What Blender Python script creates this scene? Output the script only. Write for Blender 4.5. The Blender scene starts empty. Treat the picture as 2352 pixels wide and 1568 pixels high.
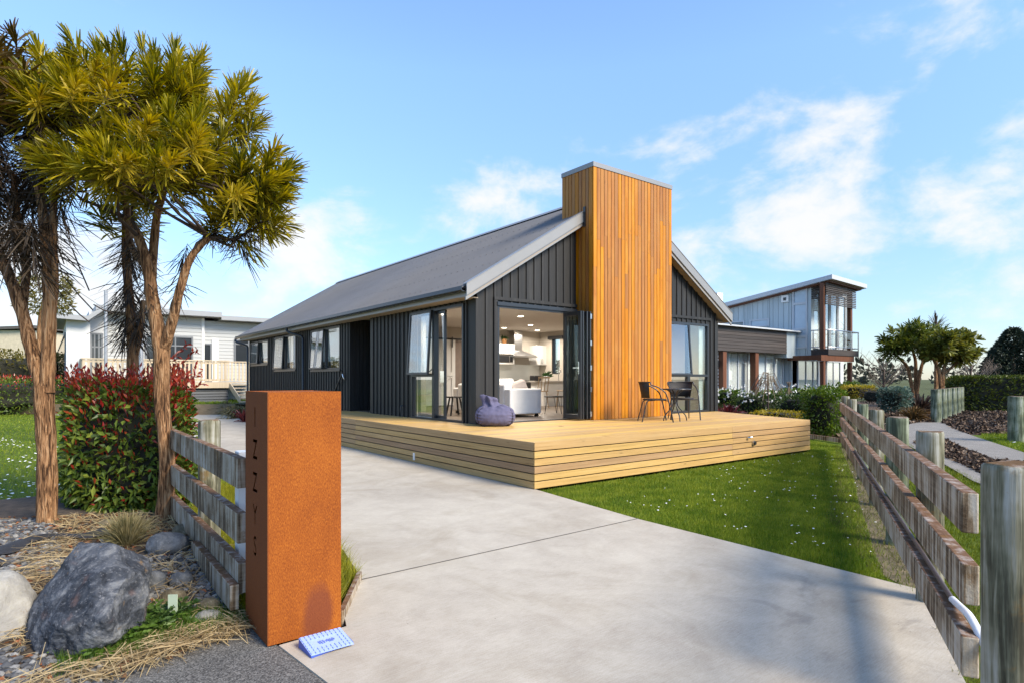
import bpy, bmesh, math, random
import numpy as np
from mathutils import Vector, Matrix, noise

# ---------------------------------------------------------------- camera, sky, sun
S = bpy.context.scene
COL = S.collection
F, CX, CY, EYE = 1392.0, 1176.0, 870.0, 1.4        # lens in the units of a 2352 x 1568 picture
RT = Vector((.79312, -.60907, 0)); FW = Vector((.60907, .79312, 0)); UP = Vector((0, 0, 1))
EYEP = Vector((0, 0, EYE))
cam_d = bpy.data.cameras.new('camera'); cam = bpy.data.objects.new('camera', cam_d); COL.objects.link(cam)
cam.location = EYEP
cam.rotation_euler = (math.radians(90), 0, -math.atan2(FW.x, FW.y))
cam_d.sensor_width = 36; cam_d.lens = F / 2352 * 36
cam_d.shift_y = (CY - 784) / 2352
cam_d.clip_start = .05; cam_d.clip_end = 6000
S.camera = cam

SUN_EL, SUN_X, SUN_Y = 38.0, .27, -.963
w = bpy.data.worlds.new("World"); S.world = w; w.use_nodes = True
nt = w.node_tree; nt.nodes.clear()
def wn(t, **k):
    n = nt.nodes.new(t)
    for a, b in k.items(): setattr(n, a, b)
    return n
wl = nt.links.new
sky = wn('ShaderNodeTexSky', sky_type='NISHITA', sun_disc=False, sun_elevation=math.radians(SUN_EL),
         sun_rotation=math.atan2(SUN_X, SUN_Y), air_density=1.0, dust_density=.15, ozone_density=2.5)
bg = wn('ShaderNodeBackground'); bg.inputs[1].default_value = .15
tint = wn('ShaderNodeMix', data_type='RGBA', blend_type='MULTIPLY'); tint.inputs[0].default_value = 1
tint.inputs[7].default_value = (.88, .93, .97, 1)
wl(sky.outputs[0], tint.inputs[6])
tc = wn('ShaderNodeTexCoord'); sep = wn('ShaderNodeSeparateXYZ'); wl(tc.outputs['Generated'], sep.inputs[0])
hr_ = wn('ShaderNodeMapRange'); wl(sep.outputs[2], hr_.inputs[0]); hr_.inputs[1].default_value = 0; hr_.inputs[2].default_value = .45; hr_.inputs[3].default_value = 1; hr_.inputs[4].default_value = 0
hz_ = wn('ShaderNodeMix', data_type='RGBA', blend_type='MULTIPLY'); wl(hr_.outputs[0], hz_.inputs[0]); wl(tint.outputs[2], hz_.inputs[6]); hz_.inputs[7].default_value = (.42, .425, .485, 1)
wl(hz_.outputs[2], bg.inputs[0])
bgc = wn('ShaderNodeBackground'); bgc.inputs[0].default_value = (1, .99, .98, 1); bgc.inputs[1].default_value = .42
def wm(op, a, b=None, c=None, clamp=False):
    n = wn('ShaderNodeMath', operation=op, use_clamp=clamp)
    for i, x in enumerate((a, b, c)):
        if x is None: continue
        if isinstance(x, (int, float)): n.inputs[i].default_value = x
        else: wl(x, n.inputs[i])
    return n.outputs[0]
mp = wn('ShaderNodeMapping'); mp.inputs['Scale'].default_value = (1.0, 1.0, 1.7); wl(tc.outputs['Generated'], mp.inputs[0])
def wnoise(sc, det, rough, off, dist=0.0):
    m = wn('ShaderNodeMapping'); m.inputs['Location'].default_value = off; wl(mp.outputs[0], m.inputs[0])
    n = wn('ShaderNodeTexNoise'); n.inputs['Scale'].default_value = sc; n.inputs['Detail'].default_value = det
    n.inputs['Roughness'].default_value = rough; n.inputs['Distortion'].default_value = dist
    wl(m.outputs[0], n.inputs['Vector']); return n.outputs[0]
n1 = wnoise(4.2, 7, .58, (3.1, 1.7, .4), .35); n2 = wnoise(13, 6, .6, (.3, 5, 2), .2)
def skydir(px, py):
    v = FW + RT * ((px - CX) / F) + UP * ((CY - py) / F); return v.normalized()
def blob(px, py, rad, amp):
    d = skydir(px, py)
    v = wn('ShaderNodeVectorMath', operation='DISTANCE'); wl(tc.outputs['Generated'], v.inputs[0]); v.inputs[1].default_value = d
    q = wm('DIVIDE', v.outputs['Value'], rad); q = wm('MULTIPLY', q, q); q = wm('MULTIPLY', q, -1.0)
    e = wm('POWER', math.e, q); return wm('MULTIPLY', e, amp)
acc = None
for b in [(1860, 430, .10, .38), (1960, 560, .10, .20), (2300, 580, .09, .32), (2330, 120, .06, .22), (1540, 340, .11, .20), (690, 560, .09, .27),
          (1090, 480, .10, .46), (1230, 450, .07, .34), (820, 455, .04, .24), (1660, 170, .10, .17), (1960, 250, .10, .20), (1650, 620, .13, .16), (520, 640, .16, .13), (800, 600, .12, .2), (1620, 560, .10, .16), (1760, 640, .12, .12),
          (40, 700, .2, .16), (-900, 600, .5, .3), (-1500, 500, .6, .3), (3300, 500, .5, .35), (1250, 560, .2, .12)]:
    o = blob(*b); acc = o if acc is None else wm('ADD', acc, o)
low = wm('SUBTRACT', 1.0, wm('MULTIPLY', wm('ABSOLUTE', sep.outputs[2]), 3.2), clamp=True)    # more haze cloud near the horizon
acc = wm('ADD', acc, wm('MULTIPLY', low, .10))
acc = wm('ADD', acc, wm('MULTIPLY', wm('SUBTRACT', n1, .5), 1.7))
acc = wm('ADD', acc, wm('MULTIPLY', wm('SUBTRACT', n2, .5), .75))
mr = wn('ShaderNodeMapRange', interpolation_type='SMOOTHSTEP'); wl(acc, mr.inputs[0])
mr.inputs[1].default_value = .34; mr.inputs[2].default_value = .84; mr.inputs[3].default_value = 0; mr.inputs[4].default_value = .93
mixs = wn('ShaderNodeMixShader'); wl(mr.outputs[0], mixs.inputs[0]); wl(bg.outputs[0], mixs.inputs[1]); wl(bgc.outputs[0], mixs.inputs[2])
wout = wn('ShaderNodeOutputWorld'); wl(mixs.outputs[0], wout.inputs[0])

sun_d = bpy.data.lights.new('sun', 'SUN'); sun = bpy.data.objects.new('sun', sun_d); COL.objects.link(sun)
sun_d.energy = 2.7; sun_d.angle = math.radians(22); sun_d.color = (1, .89, .72)
ce = math.cos(math.radians(SUN_EL))
sdir = Vector((SUN_X * ce, SUN_Y * ce, math.sin(math.radians(SUN_EL)))).normalized()
sun.rotation_euler = sdir.to_track_quat('Z', 'Y').to_euler(); sun.location = sdir * 50
S.view_settings.view_transform = 'Standard'; S.view_settings.look = 'None'; S.view_settings.gamma = 1
S.view_settings.exposure = 1.28
S.cycles.max_bounces = 8; S.cycles.transparent_max_bounces = 24; S.cycles.use_denoising = True
S.cycles.sample_clamp_indirect = 6; S.cycles.caustics_reflective = False; S.cycles.caustics_refractive = False

# ---------------------------------------------------------------- measuring helpers
def ray(px, py): return FW + RT * ((px - CX) / F) + UP * ((CY - py) / F)
def G(px, py, z=0.0):
    v = ray(px, py); return EYEP + v * ((z - EYE) / v.z)
def onX(px, py, x): v = ray(px, py); return EYEP + v * (x / v.x)
def onY(px, py, y): v = ray(px, py); return EYEP + v * (y / v.y)
def at(px, py, depth): return EYEP + ray(px, py) * depth
def ground(px, depth, z=0.0):
    p = at(px, CY, depth); return Vector((p.x, p.y, z))
R = random.Random(7)
NR = np.random.default_rng(11)

# ---------------------------------------------------------------- mesh helpers
class MB:
    def __init__(s): s.v = []; s.f = []; s.sm = []
    def add(s, vs, fs, smooth=False):
        o = len(s.v); s.v += [tuple(x) for x in vs]
        for f in fs: s.f.append([i + o for i in f]); s.sm.append(smooth)
        return s
    def box(s, x0, x1, y0, y1, z0, z1):
        a, b = min(x0, x1), max(x0, x1); c, d = min(y0, y1), max(y0, y1); e, f = min(z0, z1), max(z0, z1)
        return s.add([(a,c,e),(b,c,e),(b,d,e),(a,d,e),(a,c,f),(b,c,f),(b,d,f),(a,d,f)],
              [(0,3,2,1),(4,5,6,7),(0,1,5,4),(1,2,6,5),(2,3,7,6),(3,0,4,7)])
    def obox(s, c, ax, ay, az):
        c, ax, ay, az = map(Vector, (c, ax, ay, az))
        vs = [c + ax*i + ay*j + az*k for k in (-1, 1) for i, j in ((-1,-1),(1,-1),(1,1),(-1,1))]
        fs = [(0,3,2,1),(4,5,6,7),(0,1,5,4),(1,2,6,5),(2,3,7,6),(3,0,4,7)]
        if ax.cross(ay).dot(az) < 0: fs = [f[::-1] for f in fs]
        return s.add(vs, fs)
    def bar(s, p, q, w, h, up=(0, 0, 1)):
        p, q = Vector(p), Vector(q); d = (q - p); L = d.length / 2; d.normalize()
        a = d.cross(Vector(up)); a = a.normalized() if a.length > 1e-4 else Vector((1, 0, 0)); b = a.cross(d)
        return s.obox((p + q) / 2, d * L, a * (w / 2), b * (h / 2))
    def extr(s, pts, vec):
        pts = [Vector(p) for p in pts]; vec = Vector(vec); n = len(pts)
        nn = Vector((0, 0, 0))
        for i in range(n): nn += pts[i].cross(pts[(i+1) % n])
        if nn.dot(vec) < 0: pts.reverse()
        vs = pts + [p + vec for p in pts]
        fs = [list(range(n))[::-1], list(range(n, 2*n))] + [(i, (i+1) % n, n + (i+1) % n, n + i) for i in range(n)]
        return s.add(vs, fs)
    def sheet(s, pts): return s.add(pts, [list(range(len(pts)))])
    def tube(s, pts, r, n=8, cap=True, smooth=True):
        pts = [Vector(p) for p in pts]; m = len(pts)
        rs = list(r) if hasattr(r, '__len__') else [r] * m
        vs = []; ref = None
        for i in range(m):
            d = (pts[min(i+1, m-1)] - pts[max(i-1, 0)]).normalized()
            if ref is None: ref = d.orthogonal().normalized()
            a = (ref - d * ref.dot(d)); a = a.normalized() if a.length > 1e-5 else d.orthogonal().normalized(); ref = a
            b = d.cross(a)
            for k in range(n):
                t = 2 * math.pi * k / n; vs.append(pts[i] + (a * math.cos(t) + b * math.sin(t)) * rs[i])
        fs = [(i*n+k, i*n+(k+1) % n, (i+1)*n+(k+1) % n, (i+1)*n+k) for i in range(m-1) for k in range(n)]
        s.add(vs, fs, smooth)
        if cap: s.add(vs[:n], [list(range(n))[::-1]]); s.add(vs[-n:], [list(range(n))])
        return s
    def lathe(s, c, prof, n=16, smooth=True):
        c = Vector(c); vs = []; m = len(prof)
        for r, z in prof:
            for k in range(n):
                t = 2 * math.pi * k / n; vs.append(c + Vector((r * math.cos(t), r * math.sin(t), z)))
        fs = [(i*n+k, i*n+(k+1) % n, (i+1)*n+(k+1) % n, (i+1)*n+k) for i in range(m-1) for k in range(n)]
        s.add(vs, fs, smooth)
        s.add(vs[:n], [list(range(n))[::-1]]); s.add(vs[-n:], [list(range(n))])
        return s
    def build(s, name, mat, parent=None, local=False, bevel=0.0, seg=1):
        off = Vector((0, 0, 0))
        if parent is not None and not local:
            p = parent
            while p: off += p.location; p = p.parent
        me = bpy.data.meshes.new(name)
        me.from_pydata([tuple(Vector(v) - off) for v in s.v], [], s.f)
        me.polygons.foreach_set('use_smooth', s.sm); me.update()
        o = bpy.data.objects.new(name, me); COL.objects.link(o); me.materials.append(mat)
        if parent is not None: o.parent = parent
        if bevel:
            b = o.modifiers.new('bevel', 'BEVEL'); b.width = bevel; b.segments = seg; b.limit_method = 'ANGLE'
        return o
def npmesh(name, V, T, mat, parent=None, local=False, smooth=False):
    """V (n,3) floats, T (m,3) ints -> one triangle mesh"""
    V = np.asarray(V, np.float32).copy(); T = np.asarray(T, np.int32)
    if parent is not None and not local:
        p = parent
        while p: V -= np.array(p.location, np.float32); p = p.parent
    me = bpy.data.meshes.new(name)
    me.vertices.add(len(V)); me.vertices.foreach_set('co', V.ravel())
    me.loops.add(T.size); me.loops.foreach_set('vertex_index', T.ravel())
    me.polygons.add(len(T)); me.polygons.foreach_set('loop_start', np.arange(0, T.size, 3, dtype=np.int32))
    me.polygons.foreach_set('loop_total', np.full(len(T), 3, np.int32))
    me.polygons.foreach_set('use_smooth', np.full(len(T), smooth)); me.update(); me.validate()
    o = bpy.data.objects.new(name, me); COL.objects.link(o); me.materials.append(mat)
    if parent is not None: o.parent = parent
    return o
def norm(a): return a / np.maximum(np.linalg.norm(a, axis=1, keepdims=True), 1e-6)
def leaf_geo(P, D, L, W, cup=.25, droop=0.0):
    """folded pointed leaves: base P, direction D, length L, width W"""
    n = len(P); D = norm(D); L = np.broadcast_to(L, n).reshape(-1, 1); W = np.broadcast_to(W, n).reshape(-1, 1)
    rnd = norm(NR.normal(size=(n, 3))); side = norm(np.cross(D, rnd)); nor = np.cross(side, D)
    nor = np.where(nor[:, 2:3] < 0, -nor, nor)
    mid = P + D * L * .5; tip = P + D * L; tip[:, 2] -= (droop * L)[:, 0]; mid[:, 2] -= (droop * L * .25)[:, 0]
    l = mid + side * W * .5 + nor * W * cup; r = mid - side * W * .5 + nor * W * cup
    V = np.stack([P, l, tip, r], 1).reshape(-1, 3); i = np.arange(n)[:, None] * 4
    T = np.concatenate([i + [0, 1, 2], i + [0, 2, 3]], 1).reshape(-1, 3)
    return V, T
def strap_geo(P, D, L, W, droop=.0):
    """long narrow leaves, widest near the end, bending by droop"""
    n = len(P); D = norm(D); L = np.broadcast_to(L, n).reshape(-1, 1); W = np.broadcast_to(W, n).reshape(-1, 1)
    rnd = norm(NR.normal(size=(n, 3)) + [0, 0, 2.]); side = norm(np.cross(D, rnd))
    dz = np.zeros((n, 3)); dz[:, 2] = -1
    a = P; b = P + D * L * .6 + dz * droop * L * .25; c = P + D * L + dz * droop * L
    V = np.stack([a + side * W * .2, a - side * W * .2, b + side * W * .5, b - side * W * .5, c + side * W * .22, c - side * W * .22], 1).reshape(-1, 3)
    i = np.arange(n)[:, None] * 6
    T = np.concatenate([i + [0, 1, 3], i + [0, 3, 2], i + [2, 3, 5], i + [2, 5, 4]], 1).reshape(-1, 3)
    return V, T
def cat(*gs):
    Vs, Ts, o = [], [], 0
    for V, T in gs: Vs.append(V); Ts.append(T + o); o += len(V)
    return np.concatenate(Vs), np.concatenate(Ts)

def tag(o, label=None, category=None, group=None, kind=None):
    if label: o['label'] = label
    if category: o['category'] = category
    if group: o['group'] = group
    if kind: o['kind'] = kind
    return o
def thing(name, loc, label, category, group=None, rotz=0.0):
    o = bpy.data.objects.new(name, None); COL.objects.link(o); o.location = loc; o.rotation_euler = (0, 0, rotz)
    o.empty_display_size = .1
    return tag(o, label, category, group)
def dup(o, loc=None, rotz=None, label=None, parent=None):
    c = o.copy(); COL.objects.link(c)
    if parent: c.parent = parent
    for ch in list(o.children): dup(ch, parent=c)
    if loc is not None: c.location = loc
    if rotz is not None: c.rotation_euler = (0, 0, rotz)
    if label: c['label'] = label
    return c

# ---------------------------------------------------------------- materials
class Mat:
    def __init__(s, name, rough=.6, spec=.5, metal=0.0):
        s.m = bpy.data.materials.new(name); s.m.use_nodes = True; s.nt = s.m.node_tree
        s.b = s.nt.nodes['Principled BSDF']; s.b.inputs['Roughness'].default_value = rough
        s.b.inputs['Specular IOR Level'].default_value = spec; s.b.inputs['Metallic'].default_value = metal
        s.co = s.n('ShaderNodeTexCoord').outputs['Object']
    def n(s, t, **k):
        x = s.nt.nodes.new(t)
        for a, b in k.items(): setattr(x, a, b)
        return x
    def l(s, a, b): s.nt.links.new(a, b)
    def put(s, x, sock):
        if hasattr(x, 'is_linked') or hasattr(x, 'links'): s.l(x, sock)
        else: sock.default_value = x
    def math(s, op, a, b=0.0, clamp=False):
        x = s.n('ShaderNodeMath', operation=op, use_clamp=clamp); s.put(a, x.inputs[0]); s.put(b, x.inputs[1]); return x.outputs[0]
    def map(s, scale=(1, 1, 1), loc=(0, 0, 0), rot=(0, 0, 0)):
        x = s.n('ShaderNodeMapping'); x.inputs['Scale'].default_value = scale; x.inputs['Location'].default_value = loc
        x.inputs['Rotation'].default_value = rot; s.l(s.co, x.inputs[0]); return x.outputs[0]
    def noise(s, scale=5, vec=(1, 1, 1), detail=4, rough=.55, dist=0.0, loc=(0, 0, 0)):
        x = s.n('ShaderNodeTexNoise'); x.inputs['Scale'].default_value = scale; x.inputs['Detail'].default_value = detail
        x.inputs['Roughness'].default_value = rough; x.inputs['Distortion'].default_value = dist
        s.l(s.map(vec, loc), x.inputs['Vector']); return x.outputs[0]
    def voro(s, scale=5, vec=(1, 1, 1), out='Distance', feature='F1'):
        x = s.n('ShaderNodeTexVoronoi', feature=feature); x.inputs['Scale'].default_value = scale; s.l(s.map(vec), x.inputs['Vector']); return x.outputs[out]
    def ramp(s, fac, stops):
        x = s.n('ShaderNodeValToRGB'); e = x.color_ramp.elements
        while len(e) < len(stops): e.new(.5)
        for i, (p, c) in enumerate(stops):
            e[i].position = p; e[i].color = (*c, 1) if len(c) == 3 else c
        s.l(fac, x.inputs[0]); return x.outputs[0]
    def mix(s, fac, a, b, mode='MIX'):
        x = s.n('ShaderNodeMix', data_type='RGBA', blend_type=mode)
        for v, i in ((fac, 0), (a, 6), (b, 7)):
            if isinstance(v, tuple) and len(v) == 3: v = (*v, 1)
            s.put(v, x.inputs[i])
        return x.outputs[2]
    def island(s): return s.n('ShaderNodeNewGeometry').outputs['Random Per Island']
    def hsv(s, col, h=None, sat=None, val=None):
        x = s.n('ShaderNodeHueSaturation'); s.l(col, x.inputs['Color'])
        for v, k in ((h, 'Hue'), (sat, 'Saturation'), (val, 'Value')):
            if v is not None: s.put(v, x.inputs[k])
        return x.outputs[0]
    def vary(s, col, amt):
        return s.hsv(col, val=s.math('ADD', s.math('MULTIPLY', s.island(), amt), 1 - amt / 2))
    def bump(s, h, strength=.3, dist=.01):
        x = s.n('ShaderNodeBump'); x.inputs['Strength'].default_value = strength; x.inputs['Distance'].default_value = dist
        s.l(h, x.inputs['Height']); s.l(x.outputs[0], s.b.inputs['Normal'])
    def color(s, c): s.put(c if not (isinstance(c, tuple) and len(c) == 3) else (*c, 1), s.b.inputs['Base Color']); return s
def lerp(a, b, t): return tuple(x + (y - x) * t for x, y in zip(a, b))
def plain(name, c, rough=.6, var=.12, scale=6, vec=(1, 1, 1), bump=.0, spec=.5, metal=0.0, isl=0.0, bscale=None):
    m = Mat(name, rough, spec, metal); nz = m.noise(scale, vec, 5, .6)
    col = m.ramp(nz, [(.3, tuple(x * (1 - var) for x in c)), (.7, tuple(min(1, x * (1 + var)) for x in c))])
    if isl: col = m.vary(col, isl)
    m.color(col)
    if bump: m.bump(m.noise(bscale or scale * 4, vec, 5, .65), bump)
    return m.m
def wood(name, stops, axis=0, fine=60, isl=.35, rough=.6, bump=.25, knots=True, hue=.0, blotch=None, spec=.35):
    m = Mat(name, rough, spec); v = [fine, fine, fine]; v[axis] = fine * .03
    rnd = m.island()
    off = m.n('ShaderNodeCombineXYZ'); m.l(m.math('MULTIPLY', rnd, 37.0), off.inputs[0]); m.l(m.math('MULTIPLY', rnd, 91.0), off.inputs[1]); m.l(m.math('MULTIPLY', rnd, 53.0), off.inputs[2])
    ad = m.n('ShaderNodeVectorMath', operation='ADD'); m.l(m.co, ad.inputs[0]); m.l(off.outputs[0], ad.inputs[1])
    m.co = ad.outputs[0]
    g = m.noise(1.0, tuple(v), 5, .6, .6); big = m.noise(1.0, tuple(x * .12 for x in v), 3, .5, 1.2)
    f = m.math('ADD', m.math('MULTIPLY', g, .55), m.math('MULTIPLY', big, .45))
    col = m.ramp(f, stops)
    if blotch:
        b = m.noise(blotch[0], (1, 1, 1), 4, .6, .5)
        col = m.mix(m.math('MULTIPLY', m.ramp(b, [(.48, (0, 0, 0)), (.68, (1, 1, 1))]), blotch[2]), col, blotch[1])
    if knots:
        kv = [9, 9, 9]; kv[axis] = 2.4
        k = m.ramp(m.voro(1.0, tuple(kv)), [(.0, (1, 1, 1)), (.12, (0, 0, 0))])
        col = m.mix(m.math('MULTIPLY', k, .55), col, tuple(x * .25 for x in stops[0][1]))
    if hue: col = m.hsv(col, h=m.math('ADD', m.math('MULTIPLY', rnd, hue), .5 - hue / 2), sat=m.math('ADD', m.math('MULTIPLY', rnd, .12), .94))
    if isl: col = m.vary(col, isl)
    m.color(col); m.bump(g, bump, .004); return m.m
def leafmat(name, cols, rough=.45, trans=.25, spec=.4, isl=.5):
    m = Mat(name, rough, spec); r = m.island()
    col = m.ramp(r, [(i / max(1, len(cols) - 1), c) for i, c in enumerate(cols)])
    col = m.mix(.35, col, m.ramp(m.noise(3, (1, 1, 1), 2), [(.35, cols[0]), (.65, cols[-1])]))
    m.color(col)
    t = m.n('ShaderNodeBsdfTranslucent'); m.l(m.hsv(col, sat=1.15, val=1.3), t.inputs[0])
    x = m.n('ShaderNodeMixShader'); x.inputs[0].default_value = trans
    out = m.nt.nodes['Material Output']; m.l(m.b.outputs[0], x.inputs[1]); m.l(t.outputs[0], x.inputs[2]); m.l(x.outputs[0], out.inputs[0])
    return m.m
def glass(name, tintc=(.95, .97, .965), boost=.6, base=.04):
    m = Mat(name); fr = m.n('ShaderNodeLayerWeight'); fr.inputs[0].default_value = .5
    f = m.math('ADD', m.math('MULTIPLY', m.math('POWER', fr.outputs['Facing'], 3.0), boost), base, True)
    t = m.n('ShaderNodeBsdfTransparent'); t.inputs[0].default_value = (*tintc, 1)
    g = m.n('ShaderNodeBsdfGlossy'); g.inputs['Roughness'].default_value = 0.0; g.inputs[0].default_value = (.95, .97, 1, 1)
    x = m.n('ShaderNodeMixShader'); m.l(f, x.inputs[0]); m.l(t.outputs[0], x.inputs[1]); m.l(g.outputs[0], x.inputs[2])
    m.l(x.outputs[0], m.nt.nodes['Material Output'].inputs[0]); return m.m
def emit(name, c, s):
    m = Mat(name); m.b.inputs['Emission Color'].default_value = (*c, 1); m.b.inputs['Emission Strength'].default_value = s; m.color(c); return m.m
# ---------------------------------------------------------------- material library
BLACK = wood('black_stained_timber', [(.25, (.010, .010, .010)), (.55, (.025, .024, .0235)), (.75, (.060, .058, .055))], axis=2, fine=70, isl=.3, rough=.5, bump=.35, knots=False)
BLACKM = plain('black_powder_coat', (.02, .021, .024), .32, .1, spec=.6)
ROOFM = plain('grey_roof_steel', (.14, .136, .135), .55, .06, 1.2, spec=.3)
TRIMM = plain('grey_flashing_steel', (.27, .265, .26), .4, .05, 2, metal=.2)
GUTM = plain('dark_gutter_steel', (.04, .042, .046), .25, .06, 2, metal=.4)
SOFFIT = plain('soffit_lining', (.36, .29, .22), .7, .05, 3)
CEDAR = wood('oiled_cedar', [(.25, (.20, .058, .008)), (.42, (.36, .125, .013)), (.56, (.46, .178, .020)), (.78, (.58, .27, .05))], axis=2, fine=55, isl=.5, rough=.5, bump=.25, knots=True, hue=.004,
             blotch=(1.1, (.52, .27, .06), .3))
PINE = wood('pale_pine_decking', [(.25, (.34, .19, .065)), (.5, (.56, .35, .12)), (.78, (.67, .47, .21))], axis=0, fine=45, isl=.26, rough=.6, bump=.2, knots=True, hue=.012)
PINEY = wood('pine_fascia_side', [(.25, (.23, .135, .055)), (.5, (.40, .255, .115)), (.78, (.52, .36, .19))], axis=1, fine=45, isl=.3, rough=.65, bump=.25, knots=True, hue=.015, blotch=(3, (.22, .16, .09), .15))
PINEX = wood('pine_fascia_front', [(.25, (.25, .155, .058)), (.5, (.44, .27, .105)), (.75, (.54, .37, .175))], axis=0, fine=45, isl=.3, rough=.65, bump=.25, knots=True, hue=.015, blotch=(3, (.26, .19, .10), .12))
GLASS = glass('window_glass', boost=.75, base=.10)
GLASSD = glass('clear_door_glass', (.88, .92, .91), .45, .03)
WHITE = plain('white_paint', (.76, .75, .72), .55, .03, 3)
WALLW = plain('interior_wall', (.50, .455, .39), .8, .03, 2)
CEIL = plain('interior_ceiling', (.58, .53, .47), .85, .02, 2)
FLOORW = wood('interior_floor', [(.3, (.10, .075, .055)), (.7, (.2, .155, .115))], axis=0, fine=30, isl=.3, rough=.4, knots=False)
STEEL = plain('stainless_steel', (.5, .5, .5), .28, .05, 3, metal=.95)
CHROME = plain('bright_chrome', (.75, .75, .76), .12, .03, 3, metal=1.0)
DARKW = wood('dark_stained_wood', [(.3, (.012, .010, .009)), (.7, (.03, .024, .02))], axis=0, fine=40, isl=.2, rough=.45, knots=False)
CURTAIN = plain('pale_curtain', (.84, .83, .80), .85, .06, 3, (12, 12, .2))

# ---------------------------------------------------------------- the setting
def lawnmat(name, a, b, c, dirt=None):
    m = Mat(name, .85, .15)
    n1, n2 = m.noise(2.2, (1, 1, 1), 5, .65), m.noise(60, (1, 1, 1), 4, .7)
    col = m.mix(n2, m.ramp(n1, [(.3, a), (.55, b), (.75, c)]), m.ramp(n2, [(.3, a), (.7, c)]))
    m.color(col); m.bump(n2, .8, .03); return m.m
GRASSM = lawnmat('lawn_soil', (.055, .090, .007), (.095, .15, .011), (.16, .195, .02))
FARG = lawnmat('far_ground', (.05, .07, .02), (.09, .10, .035), (.14, .13, .06))
def concretemat():
    m = Mat('broomed_concrete', .75, .3)
    big = m.noise(.55, (1, 1, 1), 5, .6, .8); mid = m.noise(3.2, (1, 1, 1), 6, .65, .4); fine = m.noise(140, (1, 1, 1), 3, .6)
    broom = m.noise(1.0, (14, 110, 14), 3, .6, .3)
    col = m.ramp(m.math('ADD', m.math('MULTIPLY', big, .5), m.math('MULTIPLY', mid, .5)), [(.36, (.36, .285, .19)), (.5, (.485, .405, .29)), (.62, (.57, .49, .36))])
    col = m.mix(.28, col, m.ramp(fine, [(.3, (.22, .21, .19)), (.7, (.6, .58, .55))]))
    col = m.mix(.22, col, m.ramp(broom, [(.3, (.25, .24, .22)), (.7, (.58, .57, .54))]))
    dirt = m.ramp(m.noise(1.1, (1, 1, 1), 7, .72, 1.0, (9, 4, 1)), [(.47, (0, 0, 0)), (.66, (1, 1, 1))])
    col = m.mix(m.math('MULTIPLY', dirt, .34), col, (.27, .215, .145))
    # dark blotches on the slab by the right-hand fence and specks of dirt
    st = m.ramp(m.noise(1.6, (1, 1, 1), 4, .6, 1.5, (4, 2, 0)), [(.56, (0, 0, 0)), (.72, (1, 1, 1))])
    sx = m.n('ShaderNodeSeparateXYZ'); m.l(m.co, sx.inputs[0])
    side = m.math('MULTIPLY', m.math('SUBTRACT', sx.outputs[0], 2.3), .5, True)
    near = m.math('SUBTRACT', 1.0, m.math('MULTIPLY', m.math('SUBTRACT', sx.outputs[1], 1.6), .9), True)
    col = m.mix(m.math('MULTIPLY', m.math('MULTIPLY', st, .8), m.math('MULTIPLY', side, near)), col, (.13, .115, .10))
    sp = m.ramp(m.voro(5.5), [(.0, (1, 1, 1)), (.018, (1, 1, 1)), (.026, (0, 0, 0))])
    col = m.mix(m.math('MULTIPLY', sp, .75), col, (.07, .055, .045))
    m.color(col); m.bump(m.math('ADD', m.math('MULTIPLY', fine, .7), m.math('MULTIPLY', broom, .6)), .35, .004); return m.m
CONC = concretemat()
def asphaltmat(name, lo, hi):
    m = Mat(name, .85, .3); v = m.voro(170, out='Color'); h = m.noise(150, (1, 1, 1), 3, .7)
    sv = m.n('ShaderNodeSeparateColor'); m.l(v, sv.inputs[0])
    f = m.math('ADD', m.math('MULTIPLY', sv.outputs[0], .6), m.math('MULTIPLY', m.noise(2, (1, 1, 1), 4), .4))
    m.color(m.ramp(f, [(.2, lo), (.6, lerp(lo, hi, .4)), (.9, hi)])); m.bump(h, .7, .006); return m.m
ASPH = asphaltmat('chip_asphalt', (.045, .043, .04), (.30, .285, .26))
PATHM = asphaltmat('exposed_path', (.15, .135, .115), (.40, .37, .33))
def mulchmat():
    m = Mat('bark_mulch', .9, .2); v = m.voro(26, (1, 1, 1), out='Color'); sv = m.n('ShaderNodeSeparateColor'); m.l(v, sv.inputs[0])
    m.color(m.ramp(sv.outputs[0], [(.1, (.02, .013, .01)), (.5, (.075, .05, .036)), (.85, (.17, .12, .085)), (1, (.28, .21, .15))]))
    m.bump(m.voro(26), .8, .03); return m.m
MULCH = mulchmat()
SOIL = plain('bed_soil', (.055, .04, .028), .95, .5, 12, bump=.6)

def surf(name, pts, z, mat, label, thick=0.0):
    mb = MB(); P = [(p[0], p[1], z) for p in pts]
    if thick: mb.extr([(p[0], p[1], z - thick) for p in P], (0, 0, thick))
    else:
        a = sum(P[i][0] * P[(i+1) % len(P)][1] - P[(i+1) % len(P)][0] * P[i][1] for i in range(len(P)))
        mb.sheet(P if a > 0 else P[::-1])
    o = mb.build(name, mat); return tag(o, label, name.replace('_', ' '), kind='structure')
surf('ground', [(-2500, -2500), (2500, -2500), (2500, 2500), (-2500, 2500)], -.06, FARG, 'open grassy ground running out to the far horizon')
DRIVE = [(1.03, 2.73), (1.0, 1.2), (1.4, -2.0), (4.2, -2.2), (3.2, .80), (3.36, .94), (3.98, 1.25), (4.48, 1.47), (4.62, 1.57), (4.71, 4.06), (4.94, 5.96), (4.94, 15.2), (6.02, 15.2), (6.02, 26.9), (-1.0, 32.5), (2.62, 25.6),
         (2.45, 12.96), (2.22, 9.41), (1.93, 4.78), (1.75, 4.0), (1.44, 3.58), (1.35, 3.30), (.97, 3.28)]
surf('driveway', DRIVE, .0, CONC, 'pale broomed concrete driveway leading to the dark house', .055)
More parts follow.
